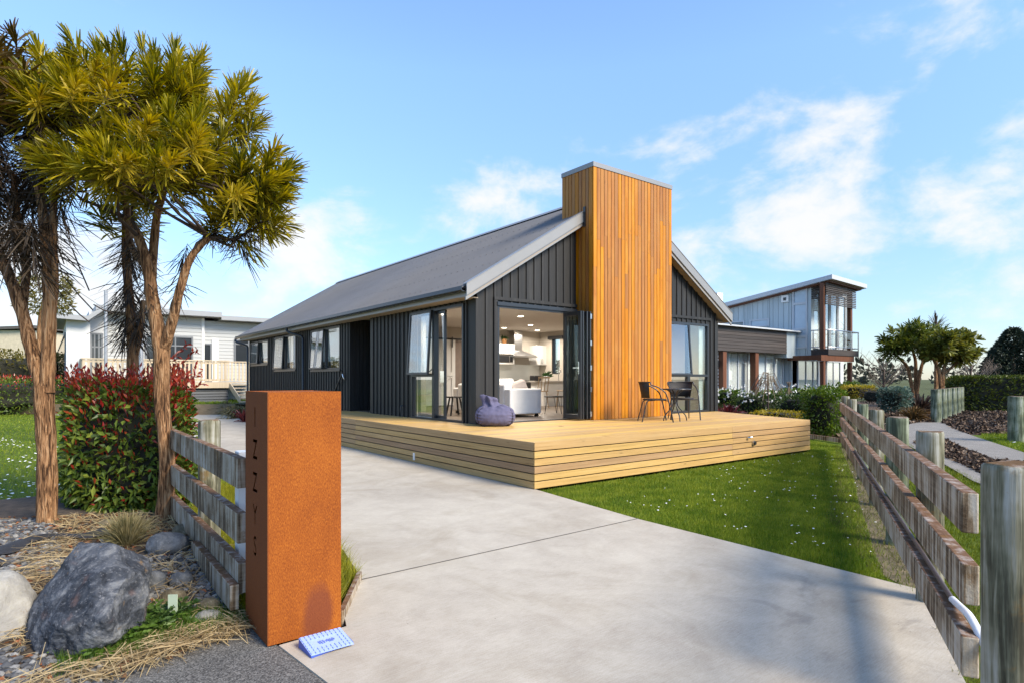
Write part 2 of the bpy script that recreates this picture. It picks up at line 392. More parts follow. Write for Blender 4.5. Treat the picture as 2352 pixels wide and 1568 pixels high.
# saw cut joint in the slab: a dark groove line
mj = MB(); a, b = Vector((1.75, 4.0, .002)), Vector((4.715, 4.06, .002)); mj.bar(a, b, .012, .003)
mj.build('driveway_joint', plain('joint_filler', (.11, .10, .085), .9)); tag(bpy.data.objects['driveway_joint'], 'dark saw cut joint across the concrete driveway', 'joint', kind='structure')
surf('road', [(1.03, 2.73), (.97, 3.28), (.95, 3.54), (.93, 3.66), *[tuple(G(a, b)[:2]) for a, b in ((567, 1440), (541, 1445), (477, 1463), (387, 1494), (258, 1535), (144, 1568), (-60, 1625))], (-3, 2.2), (-8, -2), (-8, -6), (9, -6), (4.2, -2.2), (1.4, -2.0), (1.0, 1.2)], -.008, ASPH, 'grey chip asphalt road at the bottom of the picture')
LAWN = [(4.94, 5.96), (4.71, 4.06), (4.62, 1.57), (4.48, 1.47), (3.36, .94), (3.2, .80), (4.2, -2.2), (13, -1), (20, 4.5), (15.6, 6.9), (14.3, 7.15), (13.3, 8.8), (12.0, 5.9)]
surf('lawn', LAWN, -.03, GRASSM, 'mown green lawn between the driveway, deck and right hand fence')
surf('garden_bed', [(13.38, 8.9), (14.27, 7.12), (15.2, 6.85), (22, 12), (22, 30), (13.4, 24)], -.02, MULCH, 'planted garden bed between the deck and the neighbouring house')
LLAWN = [(-.9, 8.5), (.0, 8.1), (1.0, 7.9), (.9, 6.4), (.9, 4.0), (.97, 3.55), (1.44, 3.58), (1.75, 4.0), (1.93, 4.78), (2.22, 9.41), (2.45, 12.96), (2.62, 25.6), (-1.0, 32.5), (-12, 38), (-25, 30), (-9, 10)]
surf('lawn', LLAWN, -.03, GRASSM, 'green lawn full of white daisies behind the left hand hedge')

# planting bed, a low mound
EDGE = [tuple(G(a, b)[:2]) for a, b in ((-900, 1850), (-60, 1625), (144, 1568), (258, 1535), (387, 1494), (477, 1463), (541, 1445), (567, 1440), (580, 1436))]
def edge_y(x):
    for (xa, ya), (xb, yb) in zip(EDGE, EDGE[1:]):
        if xa <= x <= xb: return ya + (yb - ya) * (x - xa) / (xb - xa)
    return EDGE[-1][1] if x > EDGE[-1][0] else EDGE[0][1]
def bedz(x, y):
    t = max(0, min(1, (y - edge_y(x) - .05) / 1.5)); return .004 + .10 * t * t * (3 - 2 * t) + .02 * min(1, max(0, (y - edge_y(x)) * 3)) * noise.noise(Vector((x * 1.7, y * 1.7, 0)))
vs = []; nx, ny = 60, 54
for j in range(ny):
    for i in range(nx):
        x = -2.6 + 3.55 * i / (nx - 1); e = edge_y(x) + .015 * noise.noise(Vector((x * 9, 0, 3))); y = e + (8.6 - e) * (j / (ny - 1)) ** 1.5
        vs.append((x, y, bedz(x, y) if j else -.03))
fs = [(j*nx+i, j*nx+i+1, (j+1)*nx+i+1, (j+1)*nx+i) for j in range(ny-1) for i in range(nx-1)]
tag(MB().add(vs, fs, True).build('planting_bed', SOIL), 'stony planting bed under the two trees at the left', 'planting bed', kind='structure')
# right-hand side beyond the fence
surf('path', [(10.16, 2.76), (9.0, 1.9), (12.2, 1.6), (12.98, 2.83), (14.89, 3.24), (17.83, 4.75), (20.1, 5.85), (22.2, 6.7), (23.2, 7.15), (22.6, 7.6), (20.78, 7.45), (17.4, 6.4), (15.5, 5.6), (14.43, 5.04), (12.08, 3.75)], -.004, PATHM, 'grey exposed aggregate footpath curving behind the right hand fence')
MUL = [(16.5, 5.05), (14.6, 4.15), (13.02, 3.27), (12.98, 2.83), (11.6, 2.4), (10.4, 2.5), (12.08, 3.45), (13.6, 4.35), (15.3, 5.25)]
surf('mulch_island', MUL, .002, MULCH, 'strip of bark mulch between the path and the fence')
surf('mulch_bed', [(14.9, 5.75), (17.4, 6.4), (20.78, 7.45), (22.6, 7.6), (23.2, 7.15), (22.2, 6.7), (20.1, 5.85), (18.6, 5.1), (21, 3.6), (36, 4), (46, 12), (40, 20), (24, 16), (16, 8.2), (15.2, 6.6)], -.012, MULCH, 'wide bed of dark bark mulch beyond the footpath')
surf('verge', [(18.6, 5.1), (17.83, 4.75), (14.89, 3.24), (12.98, 2.83), (12.2, 1.6), (18, -2), (40, -2), (36, 4), (21, 3.6)], -.014, GRASSM, 'grass verge beside the footpath at the right edge')
# raised ground at the far left with a low timber edge
surf('terrace', [(-14, 37), (-1.1, 32.2), (3.1, 27.3), (6.0, 26.2), (9, 40), (0, 60), (-40, 50)], .36, GRASSM, 'raised grass terrace below the white house', .5)

# ---------------------------------------------------------------- the main house
class Pl:                                          # a wall plane: u along the wall, n outwards, z up
    def __init__(s, axis, c, sign=-1): s.axis, s.c, s.sg = axis, c, sign
    def p(s, u, n, z): return Vector((u, s.c + s.sg * n, z)) if s.axis == 'Y' else Vector((s.c + s.sg * n, u, z))
def pbox(mb, pl, u0, u1, n0, n1, z0, z1):
    a, b = pl.p(u0, n0, z0), pl.p(u1, n1, z1); return mb.box(a.x, b.x, a.y, b.y, a.z, b.z)
def cuts(a, b, z0, z1, ops):
    iv = [(z0, z1)]
    for (u0, u1, w0, w1) in ops:
        if u0 < b - 1e-4 and u1 > a + 1e-4:
            nv = []
            for lo, hi in iv:
                if w1 <= lo or w0 >= hi: nv.append((lo, hi)); continue
                if w0 > lo: nv.append((lo, w0))
                if w1 < hi: nv.append((w1, hi))
            iv = nv
    return iv
def boards(mb, pl, u0, u1, z0, ztop, ops=(), pitch=.19, thick=.10, gap=.004, batten=0, bw=.045, bt=.022):
    us = sorted({u0, u1, *[u for o in ops for u in o[:2] if u0 < u < u1], *[u0 + pitch * i for i in range(1, int((u1 - u0) / pitch) + 1)]})
    for a, b in zip(us, us[1:]):
        if b - a < .012: continue
        zt = min(ztop(a), ztop(b)) ; top = max(ztop(a), ztop(b))
        for lo, hi in cuts(a, b, z0, 99, ops):
            if hi > 90:
                pts = [pl.p(a + gap/2, 0, lo), pl.p(b - gap/2, 0, lo), pl.p(b - gap/2, 0, ztop(b)), pl.p(a + gap/2, 0, ztop(a))]
            else:
                pts = [pl.p(a + gap/2, 0, lo), pl.p(b - gap/2, 0, lo), pl.p(b - gap/2, 0, hi), pl.p(a + gap/2, 0, hi)]
            q = pl.p(0, -thick, 0) - pl.p(0, 0, 0); mb.extr(pts, q)
    if batten:
        u = u0 + bw / 2
        while u < u1:
            for lo, hi in cuts(u - bw/2, u + bw/2, z0, 99, ops):
                hi = min(hi, ztop(u) - .01)
                if hi - lo > .05: pbox(mb, pl, u - bw/2, u + bw/2, 0.0005, bt, lo + .001, hi)
            u += pitch
X0, X1, Y0, Y1 = 6.096, 13.395, 8.986, 24.30
XR, ZE, SL = 9.745, 3.02, .61                     # ridge, eave height at X=5.76, slope
def zroof(x): return ZE + (min(x, 2 * XR - x) - 5.76) * SL
house = thing('house', (X0, Y0, 0), 'black board and batten gabled house with an orange cedar chimney', 'house')
GAB = Pl('Y', Y0); SIDE = Pl('X', X0)
DOOR = (6.55, 8.53, .60, 2.752); RW = (10.9, 13.05, .60, 2.75)
SLD = (9.37, 11.39, .58, 2.79); W3 = (15.3, 17.42, 1.66, 2.80); W2 = (18.85, 20.97, 1.70, 2.79); W1 = (21.79, 23.92, 1.93, 2.76); REC = (13.47, 14.69, .58, 2.9)
mb = MB(); boards(mb, GAB, X0, X1, .45, lambda x: zroof(x) - .20, [DOOR, RW], batten=1); mb.build('gable_wall', BLACK, house)
mb = MB(); boards(mb, SIDE, Y0 + .1, Y1, .0, lambda y: 2.93, [SLD, W1, W2, W3, (REC[0], REC[1], -1, 200)], batten=1)
mb.build('side_wall', BLACK, house)
MB().extr([(X0 - .03, Y0 - .03, .595), (X0 + .07, Y0 - .03, .595), (X0 + .07, Y0 - .0005, .595), (X0 - .0005, Y0 - .0005, .595), (X0 - .0005, Y0 + .1, .595), (X0 - .03, Y0 + .1, .595)], (0, 0, 2.255)).build('corner_board', BLACK, house)
MB().box(X1 - .1, X1 + .03, Y0 - .03, Y0 - .0005, .45, 2.85).build('corner_board', BLACK, house)
mb = MB()
for o in (DOOR, RW):
    pbox(mb, GAB, o[0] - .08, o[0] - .001, .001, .035, o[2], o[3] + .09); pbox(mb, GAB, o[0] - .08, o[1] + .08, .0015, .04, o[3] + .09, o[3] + .15); mb.build('opening_trim', BLACK, house); mb = MB()
mb = MB()                                          # other outside walls, simple linings
mb.box(X1 - .12, X1, Y0 + .1, 14.70, -.05, 2.92); mb.box(X1 - .12, X1, 15.10, Y1, -.05, 2.92); mb.box(X1 - .12, X1, 14.70, 15.10, -.05, 1.57); mb.box(X1 - .12, X1, 14.70, 15.10, 2.74, 2.92)
mb.extr([(X0 + .1, Y1, -.05), (X1 - .12, Y1, -.05), (X1 - .12, Y1, 2.9), (XR, Y1, 5.05), (X0 + .1, Y1, 2.9)], (0, -.1, 0))
mb.build('rear_wall', BLACK, house)
# entry recess
mb = MB()
RECP = Pl('Y', REC[1], -1); boards(mb, RECP, X0 + .02, X0 + 1.3, .55, lambda x: 2.9, [], pitch=.12, thick=.09, gap=.008)
mb.box(X0 + 1.3, X0 + 1.38, REC[0] - .05, REC[1] + .1, .5, 2.9); mb.box(X0 + .11, X0 + 1.3, REC[0] - .09, REC[0] - .005, .5, 2.9)
mb.build('entry_recess', BLACK, house)

# roof: corrugated sheets
def corr(side, name):
    mb = MB(); n = int((24.62 - 8.80) / .0152); ys = [8.80 + (24.62 - 8.80) * i / n for i in range(n + 1)]
    xs = [5.70, XR] if side < 0 else [2 * XR - 5.70, XR]
    vs = []; nv = Vector((-SL, 0, 1)).normalized() if side < 0 else Vector((SL, 0, 1)).normalized()
    for y in ys:
        h = .0125 * math.sin(2 * math.pi * y / .0762)
        for x in xs: vs.append(Vector((x, y, zroof(x) if x != xs[0] else ZE - .06 * SL)) + nv * h)
    fs = [(2*i, 2*i+1, 2*i+3, 2*i+2) if side > 0 else (2*i, 2*i+2, 2*i+3, 2*i+1) for i in range(n)]
    mb.add(vs, fs, True)
    if side < 0:
        mb.add([Vector(v) - nv * .03 for v in (vs[0], vs[1], vs[-1], vs[-2])], [(0, 1, 2, 3)])
        for k in range(6):                           # rows of roofing screws
            x = 5.95 + k * .72; y = 8.9
            while y < 24.5:
                c = Vector((x, y, zroof(x))) + nv * .014; t = Vector((1, 0, SL)).normalized()
                mb.obox(c, t * .007, Vector((0, .007, 0)), nv * .006); y += .2286
    return mb.build(name, ROOFM, house)
corr(-1, 'roof'); r2 = corr(1, 'roof')
mb = MB(); mb.extr([(XR - .2, 8.79, zroof(XR) - .08), (XR, 8.79, zroof(XR) + .045), (XR + .2, 8.79, zroof(XR) - .08), (XR, 8.79, zroof(XR) - .03)], (0, 15.84, 0))
mb.build('ridge_cap', TRIMM, r2)
for sgn in (-1, 1):                                # barge boards, soffits, eaves
    fx = (lambda x: x) if sgn < 0 else (lambda x: 2 * XR - x)
    xa, xb = 5.74, (8.535 if sgn < 0 else 8.50)
    mb = MB()
    for (y, dy, zt, zb) in ((8.78, -.03, .035, -.17), (8.81, -.03, -.17, -.25)):
        mb.extr([(fx(xa), y, zroof(xa) + zt), (fx(xb), y, zroof(xb) + zt), (fx(xb), y, zroof(xb) + zb), (fx(xa), y, zroof(xa) + zb)], (0, dy, 0))
    mb.extr([(fx(xa), 8.74, zroof(xa) + .035), (fx(xb), 8.74, zroof(xb) + .035), (fx(xb), 8.74, zroof(xb) + .045), (fx(xa), 8.74, zroof(xa) + .045)], (0, .14, 0))
    mb.build('barge_board', TRIMM, house)
    mb = MB(); mb.extr([(fx(xa + .05), 8.78, zroof(xa + .05) - .22), (fx(xb), 8.78, zroof(xb) - .22), (fx(xb), 8.78, zroof(xb) - .20), (fx(xa + .05), 8.78, zroof(xa + .05) - .20)], (0, .3, 0))
    x_in = 6.11; mb.extr([(fx(5.80), 8.95, 2.835), (fx(x_in), 8.95, 2.835), (fx(x_in), 8.95, 2.85), (fx(5.80), 8.95, 2.85)], (0, 15.4, 0))
    if sgn < 0: mb.box(X0 + .0, X0 + 1.3, REC[0], REC[1] - .1, 2.905, 2.93)
    mb.build('soffit', SOFFIT, house)
    mb = MB(); mb.extr([(fx(5.785), 8.82, 2.835), (fx(5.80), 8.82, 2.835), (fx(5.80), 8.82, 3.0), (fx(5.785), 8.82, 3.0)], (0, 15.6, 0)); mb.build('fascia', TRIMM, house)
    mb = MB(); prof = [(5.66, 3.0), (5.655, 2.93), (5.69, 2.905), (5.765, 2.905), (5.78, 2.93), (5.78, 3.0), (5.765, 3.0), (5.765, 2.93), (5.75, 2.92), (5.70, 2.92), (5.67, 2.935), (5.672, 3.0)]
    mb.extr([(fx(x), 8.80, z) for x, z in prof], (0, 15.8, 0)); mb.build('gutter', GUTM, house)
for y, x in ((18.0, 6.02), (24.22, 6.02)):          # downpipes with offset elbows
    mb = MB(); mb.tube([(5.72, y + .55, 2.95), (5.72, y + .55, 2.84), (5.76, y + .45, 2.78), (x - .02, y + .05, 2.66), (x, y, 2.6), (x, y, 0.05)], .04, 10)
    mb.build('downpipe', GUTM, house)
# cedar chimney
chim = MB(); CX0, CX1, CY0, CY1, CZ = 8.541, 10.982, 8.49, 9.405, 5.66
n = 24; dx = (CX1 - CX0) / n
def lengths(z0, z1):
    h_ = z1 - z0; zs = [z0, z0 + h_ * R.uniform(.15, .45), z0 + h_ * R.uniform(.55, .85), z1]
    if R.random() < .4: zs.pop(1)
    return [(a + .001, b - .001) for a, b in zip(zs, zs[1:])]
for i in range(n):
    for za, zb_ in lengths(.60, CZ): chim.box(CX0 + dx * i + .007, CX0 + dx * (i + 1) - .007, CY0 + R.uniform(0, .002), CY0 + .03, za, zb_)
m_ = 9; dy = (CY1 - CY0 - .03) / m_
for i in range(m_):
    a, b = CY0 + .031 + dy * i + .007, CY0 + .031 + dy * (i + 1) - .007
    zl = .60 if b < Y0 + .02 else zroof(CX0) - .1
    chim.box(CX0, CX0 + .03, a, b, zl, CZ); chim.box(CX1 - .03, CX1, a, b, zl, CZ)
for i in range(n): chim.box(CX0 + dx * i + .004, CX0 + dx * (i + 1) - .004, CY1 - .03, CY1, 4.6, CZ)
ch = chim.build('chimney', CEDAR, house)
MB().box(CX0 + .02, CX1 - .02, CY0 + .02, CY1 - .02, .60, CZ - .02).build('chimney_core', BLACKM, ch)
mb = MB(); t = .012; mb.box(CX0 - t, CX1 + t, CY0 - t, CY1 + t, CZ + .004, CZ + .018)
for a in ((CX0 - t, CX1 + t, CY0 - t, CY0 - .002), (CX0 - t, CX1 + t, CY1 + .002, CY1 + t), (CX0 - t, CX0 - .002, CY0 - .002, CY1 + .002), (CX1 + .002, CX1 + t, CY0 - .002, CY1 + .002)): mb.box(*a, CZ - .075, CZ + .004)
mb.build('cap_flashing', TRIMM, ch)
mb = MB(); mb.box(CX0 - .02, CX0 - .001, 8.70, 8.76, zroof(CX0) - .28, zroof(CX0) + .12); mb.build('flashing', BLACKM, ch)

# windows and doors
def frame(mb, pl, u0, u1, z0, z1, w=.05, n0=-.06, n1=.02, sides='lrtb'):
    if 'l' in sides: pbox(mb, pl, u0, u0 + w, n0, n1, z0, z1)
    if 'r' in sides: pbox(mb, pl, u1 - w, u1, n0, n1, z0, z1)
    if 't' in sides: pbox(mb, pl, u0 + w, u1 - w, n0, n1, z1 - w, z1)
    if 'b' in sides: pbox(mb, pl, u0 + w, u1 - w, n0, n1, z0, z0 + w)
def pane(pl, u0, u1, z0, z1, par, n=-.02, m=None): return pbox(MB(), pl, u0, u1, n - .003, n + .003, z0, z1).build('pane', m or GLASS, par)
def sash(pl, u0, u1, z0, z1, ang, par, n=.02, w=.045):
    """awning sash hung from its top edge and pushed out at the bottom"""
    ca, sa = math.cos(ang), math.sin(ang)
    def T(u, d, o): return pl.p(u, n + d * sa + o * ca, z1 - d * ca + o * sa)
    h = z1 - z0; mb = MB()
    def blk(a, b, d0, d1, o0, o1):
        vs = [T(u, d, o) for o in (o0, o1) for u, d in ((a, d0), (b, d0), (b, d1), (a, d1))]
        mb.add(vs, [(0,3,2,1),(4,5,6,7),(0,1,5,4),(1,2,6,5),(2,3,7,6),(3,0,4,7)])
    blk(u0, u0 + w, 0, h, 0, .04); blk(u1 - w, u1, 0, h, 0, .04); blk(u0 + w, u1 - w, 0, w, 0, .04); blk(u0 + w, u1 - w, h - w, h, 0, .04)
    for s_ in (u0 + .01, u1 - .01): mb.bar(T(s_, h - .05, 0), pl.p(s_, -.02, z0 + .15), .012, .02)
    o = mb.build('sash', BLACKM, par, bevel=.003)
    mb = MB(); vs = [T(u, d, .018) for u, d in ((u0 + w, w), (u1 - w, w), (u1 - w, h - w), (u0 + w, h - w))]
    mb.extr(vs, T(0, 0, .024) - T(0, 0, .018)); mb.build('pane', GLASS, par); return o
FRM = plain('window_frame_aluminium', (.045, .05, .058), .3, .06, 3, metal=.5)
for (a, b, c, d) in (W1, W2, W3):
    mid = (a + b) / 2; mb = MB(); frame(mb, SIDE, a, b, c, d, .05); pbox(mb, SIDE, mid - .03, mid + .03, -.06, .02, c + .05, d - .05)
    pbox(mb, SIDE, a - .05, b + .05, .0, .05, c - .05, c - .002)
    wd = mb.build('window', FRM, house); pane(SIDE, a + .05, mid - .03, c + .05, d - .05, wd); sash(SIDE, mid + .02, b - .02, c + .02, d - .03, math.radians(3.2), wd)
    mb = MB(); pbox(mb, SIDE, a - .1, b + .1, -.35, -.33, c + .25, d + .1); mb.build('blind', CURTAIN, wd)
a, b, c, d = SLD; mb = MB(); frame(mb, SIDE, a, b, c, d, .055, -.08, .03); um = 10.46
pbox(mb, SIDE, um - .03, um + .05, -.08, .03, c + .055, d - .055); pbox(mb, SIDE, um + .05, b - .055, -.06, .03, 1.45, 1.51)
sl = mb.build('sliding_door', FRM, house)
pane(SIDE, um + .05, b - .055, c + .055, 1.45, sl); sash(SIDE, um + .03, b - .02, 1.49, d - .03, math.radians(3.5), sl, .03)
mb = MB(); frame(mb, SIDE, 10.12, 11.2, c + .055, d - .055, .055, -.075, -.035); lf = mb.build('door_leaf', FRM, sl); pane(SIDE, 10.175, 11.145, c + .11, d - .11, sl, -.055)
mb = MB(); p = SIDE.p(10.15, .0, 1.45); mb.box(p.x - .05, p.x + .02, p.y - .012, p.y + .012, p.z - .11, p.z + .11); mb.build('door_handle', CHROME, sl)
# bifold opening and its four stacked leaves
a, b, c, d = DOOR; mb = MB(); frame(mb, GAB, a, b, c, d, .045, -.08, .02, 'lrt'); pbox(mb, GAB, a, b, -.08, .05, .585, .612); pbox(mb, GAB, a - .02, b, .02, .055, d - .01, d + .055)
bf = mb.build('bifold_door', FRM, house)
for k, (xl, tilt) in enumerate(((8.175, .06), (8.27, -.02), (8.36, .02), (8.455, 0))):
    L, th = .475, .035; mb = MB(); dv = Vector((tilt, -1, 0)).normalized(); nv = Vector((1, tilt, 0)).normalized()
    o = Vector((xl, Y0 - .03, 0)); zl, zh = .625, 2.715
    def blk(t0, t1, z0, z1, mb=mb): mb.obox(o + dv * (t0 + t1) / 2 + UP * (z0 + z1) / 2, dv * (t1 - t0) / 2, nv * th / 2, UP * (z1 - z0) / 2)
    blk(0, .07, zl, zh); blk(L - .07, L, zl, zh); blk(.07, L - .07, zl, zl + .09); blk(.07, L - .07, zh - .08, zh)
    lf = mb.build('door_leaf', BLACKM, bf, bevel=.003)
    mb = MB(); mb.obox(o + dv * L / 2 + UP * (zl + zh) / 2, dv * (L / 2 - .07), nv * .004, UP * ((zh - zl) / 2 - .085)); mb.build('pane', GLASSD, bf)
    if k == 0:
        mb = MB(); q = o + dv * (L - .035) - nv * .03 + UP * 1.62; mb.obox(q, dv * .012, nv * .012, UP * .12); mb.obox(q - nv * .03, dv * .012, nv * .02, UP * .012); mb.obox(q - nv * .045 - dv * .05, dv * .06, nv * .008, UP * .012)
        mb.build('door_handle', CHROME, bf)
    if k == 3:
        for z in (.72, 1.2, 1.62, 2.1, 2.62):
            MB().obox(o + dv * (L + .008) + UP * z, dv * .008, nv * .02, UP * .05).build('hinge', STEEL, bf)
a, b, c, d = RW; um = 12.25; mb = MB(); frame(mb, GAB, a, b, c, d, .05); pbox(mb, GAB, um - .05, um + .05, -.06, .02, c + .05, d - .05); pbox(mb, GAB, um + .05, b - .05, -.06, .02, 1.46, 1.52); pbox(mb, GAB, a + .05, um - .05, -.06, .02, 1.46, 1.52)
rw = mb.build('window', FRM, house); pane(GAB, um + .05, b - .05, 1.52, d - .05, rw); pane(GAB, um + .05, b - .05, c + .05, 1.46, rw); pane(GAB, a + .05, um - .05, c + .05, 1.46, rw)
sash(GAB, a + .02, um - .03, 1.49, d - .03, math.radians(4.5), rw)
mb = MB(); pbox(mb, GAB, 12.82, 12.99, -.12, -.10, .65, 2.7); mb.build('blind', plain('sheer_curtain', (.55, .63, .58), .8), rw)

# inside of the living room
YK, ZC = 15.713, 2.96
mb = MB(); mb.box(X0 + .13, X1 - .13, Y0 + .1, YK, .55, .60); mb.build('interior_floor', FLOORW, house)
mb = MB(); mb.box(X0 + .101, X1 - .121, Y0 + .101, Y1 - .11, ZC, ZC + .03); mb.build('ceiling', CEIL, house)
mb = MB()
mb.box(X0 + 1.4, X1 - .121, YK, YK + .1, .55, ZC); mb.box(X0 + 1.381, X0 + 1.42, REC[0] - .1, YK, .55, ZC); mb.box(X0 + .101, X0 + 1.42, REC[0] - .16, REC[0] - .1, .55, ZC)
SIN = Pl('X', X0 + .125); boards(mb, SIN, Y0 + .12, REC[0] - .17, .55, lambda y: ZC, [SLD], pitch=9, thick=.02, gap=0)
GIN = Pl('Y', Y0 + .125); boards(mb, GIN, X0 + .13, X1 - .125, .55, lambda y: ZC, [DOOR, RW], pitch=9, thick=.02, gap=0)
mb.box(X1 - .145, X1 - .121, Y0 + .13, 14.70, .55, ZC); mb.box(X1 - .145, X1 - .121, 15.10, YK, .55, ZC); mb.box(X1 - .145, X1 - .121, 14.70, 15.10, .55, 1.57); mb.box(X1 - .145, X1 - .121, 14.70, 15.10, 2.74, ZC)
mb.build('interior_wall', WALLW, house)
mb = MB(); mb.box(X0 + .101, X1 - .13, YK + .3, Y1 - .12, .5, .56); mb.box(X0 + 2.6, X0 + 2.7, YK + .3, Y1 - .12, .56, 2.95); mb.build('bedroom_lining', WALLW, house)
# side kitchen window seen through the room
KW = Pl('X', X1, 1); mb = MB(); frame(mb, KW, 14.70, 15.10, 1.57, 2.74, .04, -.1, .0); kw = mb.build('window', FRM, house); pane(KW, 14.74, 15.06, 1.61, 2.70, kw)
mb = MB(); mb.box(X1 - .22, X1 - .15, 14.5, 15.22, 2.70, 2.80); mb.build('roller_blind', BLACKM, kw)
# barn door on its rail on the kitchen wall
bl, br = onY(1018.9, 786, YK).x, onY(1042.5, 786, YK).x
mb = MB(); mb.box(bl - 1.0, br, YK - .06, YK - .02, .62, 2.62)
bd = mb.build('barn_door', WHITE, house)
mb = MB(); mb.box(bl - 1.0, br, YK - .08, YK - .061, .62, .80); mb.box(bl - 1.0, br, YK - .08, YK - .061, 2.46, 2.62); mb.box(bl - 1.0, br, YK - .08, YK - .061, 1.5, 1.62); mb.box(br - .12, br, YK - .081, YK - .062, .8, 2.46)
mb.bar((bl - .9, YK - .071, .8), (br - .1, YK - .071, 1.5), .02, .12, up=(0, 1, 0)); mb.build('door_brace', WHITE, bd)
mb = MB(); zr = onY(1030, 778.5, YK).z; mb.box(bl - 1.2, br + 1.5, YK - .1, YK - .085, zr - .025, zr + .025); mb.box(br - .14, br - .10, YK - .11, YK - .1, zr - .25, zr + .06); mb.build('door_rail', BLACKM, bd)
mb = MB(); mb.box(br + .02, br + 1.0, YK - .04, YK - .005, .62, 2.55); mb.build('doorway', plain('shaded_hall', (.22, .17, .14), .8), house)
DL = [(9.35, 11.822), (11.068, 13.538), (12.448, 14.887), (11.047, 14.779), (7.6, 12.6), (7.9, 10.2), (11.6, 10.6)]
for x, y in DL:
    o = MB().lathe((x, y, ZC - .012), [(.075, .011), (.09, .008), (.09, .002), (.075, 0)], 20).build('downlight', WHITE, house)
    MB().lathe((x, y, ZC - .013), [(.07, .004), (.07, -.002)], 20).build('lamp', emit('downlight_glow', (1, .86, .66), 7), o)
    ld = bpy.data.lights.new('downlight_beam', 'AREA'); ld.shape = 'DISK'; ld.size = .14; ld.energy = 17; ld.color = (1, .90, .78); ld.spread = math.radians(165)
    lo = bpy.data.objects.new('downlight_beam', ld); COL.objects.link(lo); lo.parent = house; lo.location = Vector((x, y, ZC - .03)) - house.location
# small fittings on the outside wall
mb = MB(); p = onX(1160 * .23437 + 526.7, 850 * .23437 + 673.7, X0 - .05); q = onX(1035 * .23437 + 526.7, 950 * .23437 + 673.7, X0 - .08)
mb.tube([(X0 - .08, 14.95, 1.58), (X0 - .08, 15.75, .85)], .022, 8); hr = mb.build('handrail', BLACKM, house)
MB().tube([(X0 + .0, 14.92, 1.40), (X0 - .05, 14.9, 1.38), (X0 - .08, 14.93, 1.46), (X0 - .08, 14.98, 1.54)], .016, 8).build('bracket', CHROME, hr)
MB().tube([(X0 + .0, 11.75, .82), (X0 - .06, 11.75, .84), (X0 - .08, 11.75, .80), (X0 - .08, 11.75, .70)], .014, 8).build('tap', BLACKM, house)

# ---------------------------------------------------------------- deck
DX0, DY0, DZ = 4.94, 5.957, .594
deck = thing('timber_deck', (DX0, DY0, 0), 'pale pine deck with slatted sides wrapping the black house', 'deck')
mb = MB(); y = DY0; pitch = .144
while y < Y0 - .02:
    t = (y + pitch / 2 - DY0) / (Y0 - DY0); xe = 12.02 + t * 1.36
    js = [DX0 + .0] + sorted(R.uniform(DX0 + .8, xe - .8) for _ in range(2)) + [xe]
    for a, b in zip(js, js[1:]):
        if b - a > .05: mb.box(a + .0012, b - .0012, y + .0025, min(y + pitch - .0025, Y0 - .001), DZ - .03, DZ + R.uniform(-.001, .001))
    y += pitch
while y < 15.0:
    mb.box(DX0 + .0, X0 - .003 if not (REC[0] < y < REC[1] - .2) else X0 + 1.29, y + .0025, y + pitch - .0025, DZ - .03, DZ + R.uniform(-.001, .001)); y += pitch
mb.build('decking', PINE, deck)
def fascia(p, q, out, mat, label):
    mb = MB(); p, q = Vector(p), Vector(q); d = (q - p); L = d.length; d.normalize(); out = Vector(out)
    for k in range(6):
        z0 = .005 + k * .0968; h = .084; js = [0.0, L]
        j = R.uniform(L * .2, L * .8); js.insert(1, (L * .62 if k % 3 else L * .62 + .02) if L > 6 else j)
        for a, b in zip(js, js[1:]):
            hh = h if k < 5 else .105
            mb.obox(p + d * ((a + b) / 2) + out * .011 + UP * (z0 + hh / 2), d * ((b - a) / 2 - .001), out * .0105, UP * hh / 2)
    return mb.build('fascia_boards', mat, deck, bevel=.002)
fascia((DX0 - .02, DY0, 0), (12.02, DY0, 0), (0, -1, 0), PINEX, 'f')
fascia((DX0, DY0 + .0, 0), (DX0, 15.0, 0), (-1, 0, 0), PINEY, 's')
dd = Vector((1.36, Y0 - DY0, 0)).normalized(); fascia((12.03, DY0 + .005, 0), (13.38, Y0 - .01, 0), (dd.y, -dd.x, 0), PINEX, 'e')
mb = MB(); mb.extr([(DX0 + .06, DY0 + .06, .02), (11.95, DY0 + .06, .02), (13.2, Y0 - .05, .02), (DX0 + .06, Y0 - .05, .02)], (0, 0, .53)); mb.box(DX0 + .06, X0 - .05, Y0 - .05, 14.9, .02, .55)
mb.build('deck_frame', BLACKM, deck)
p = onY(1730, 1016, DY0 - .022); mb = MB(); mb.tube([p, p + Vector((0, -.03, 0))], .045, 14); mb.build('light_fitting', STEEL, deck); MB().tube([p + Vector((0, -.03, 0)), p + Vector((0, -.05, 0))], .03, 14).build('light_lens', BLACKM, deck)
p = onY(1716, 1003.5, DY0 - .022); mb = MB(); mb.tube([p, p + Vector((0, -.05, 0)), p + Vector((.05, -.06, .01))], .013, 8); mb.build('hose_tap', CHROME, deck)
p = onX(951, 1047, DX0 - .022); mb = MB(); mb.box(p.x - .006, p.x, p.y - .03, p.y + .03, p.z - .06, p.z + .06); mb.build('socket_plate', WHITE, deck)
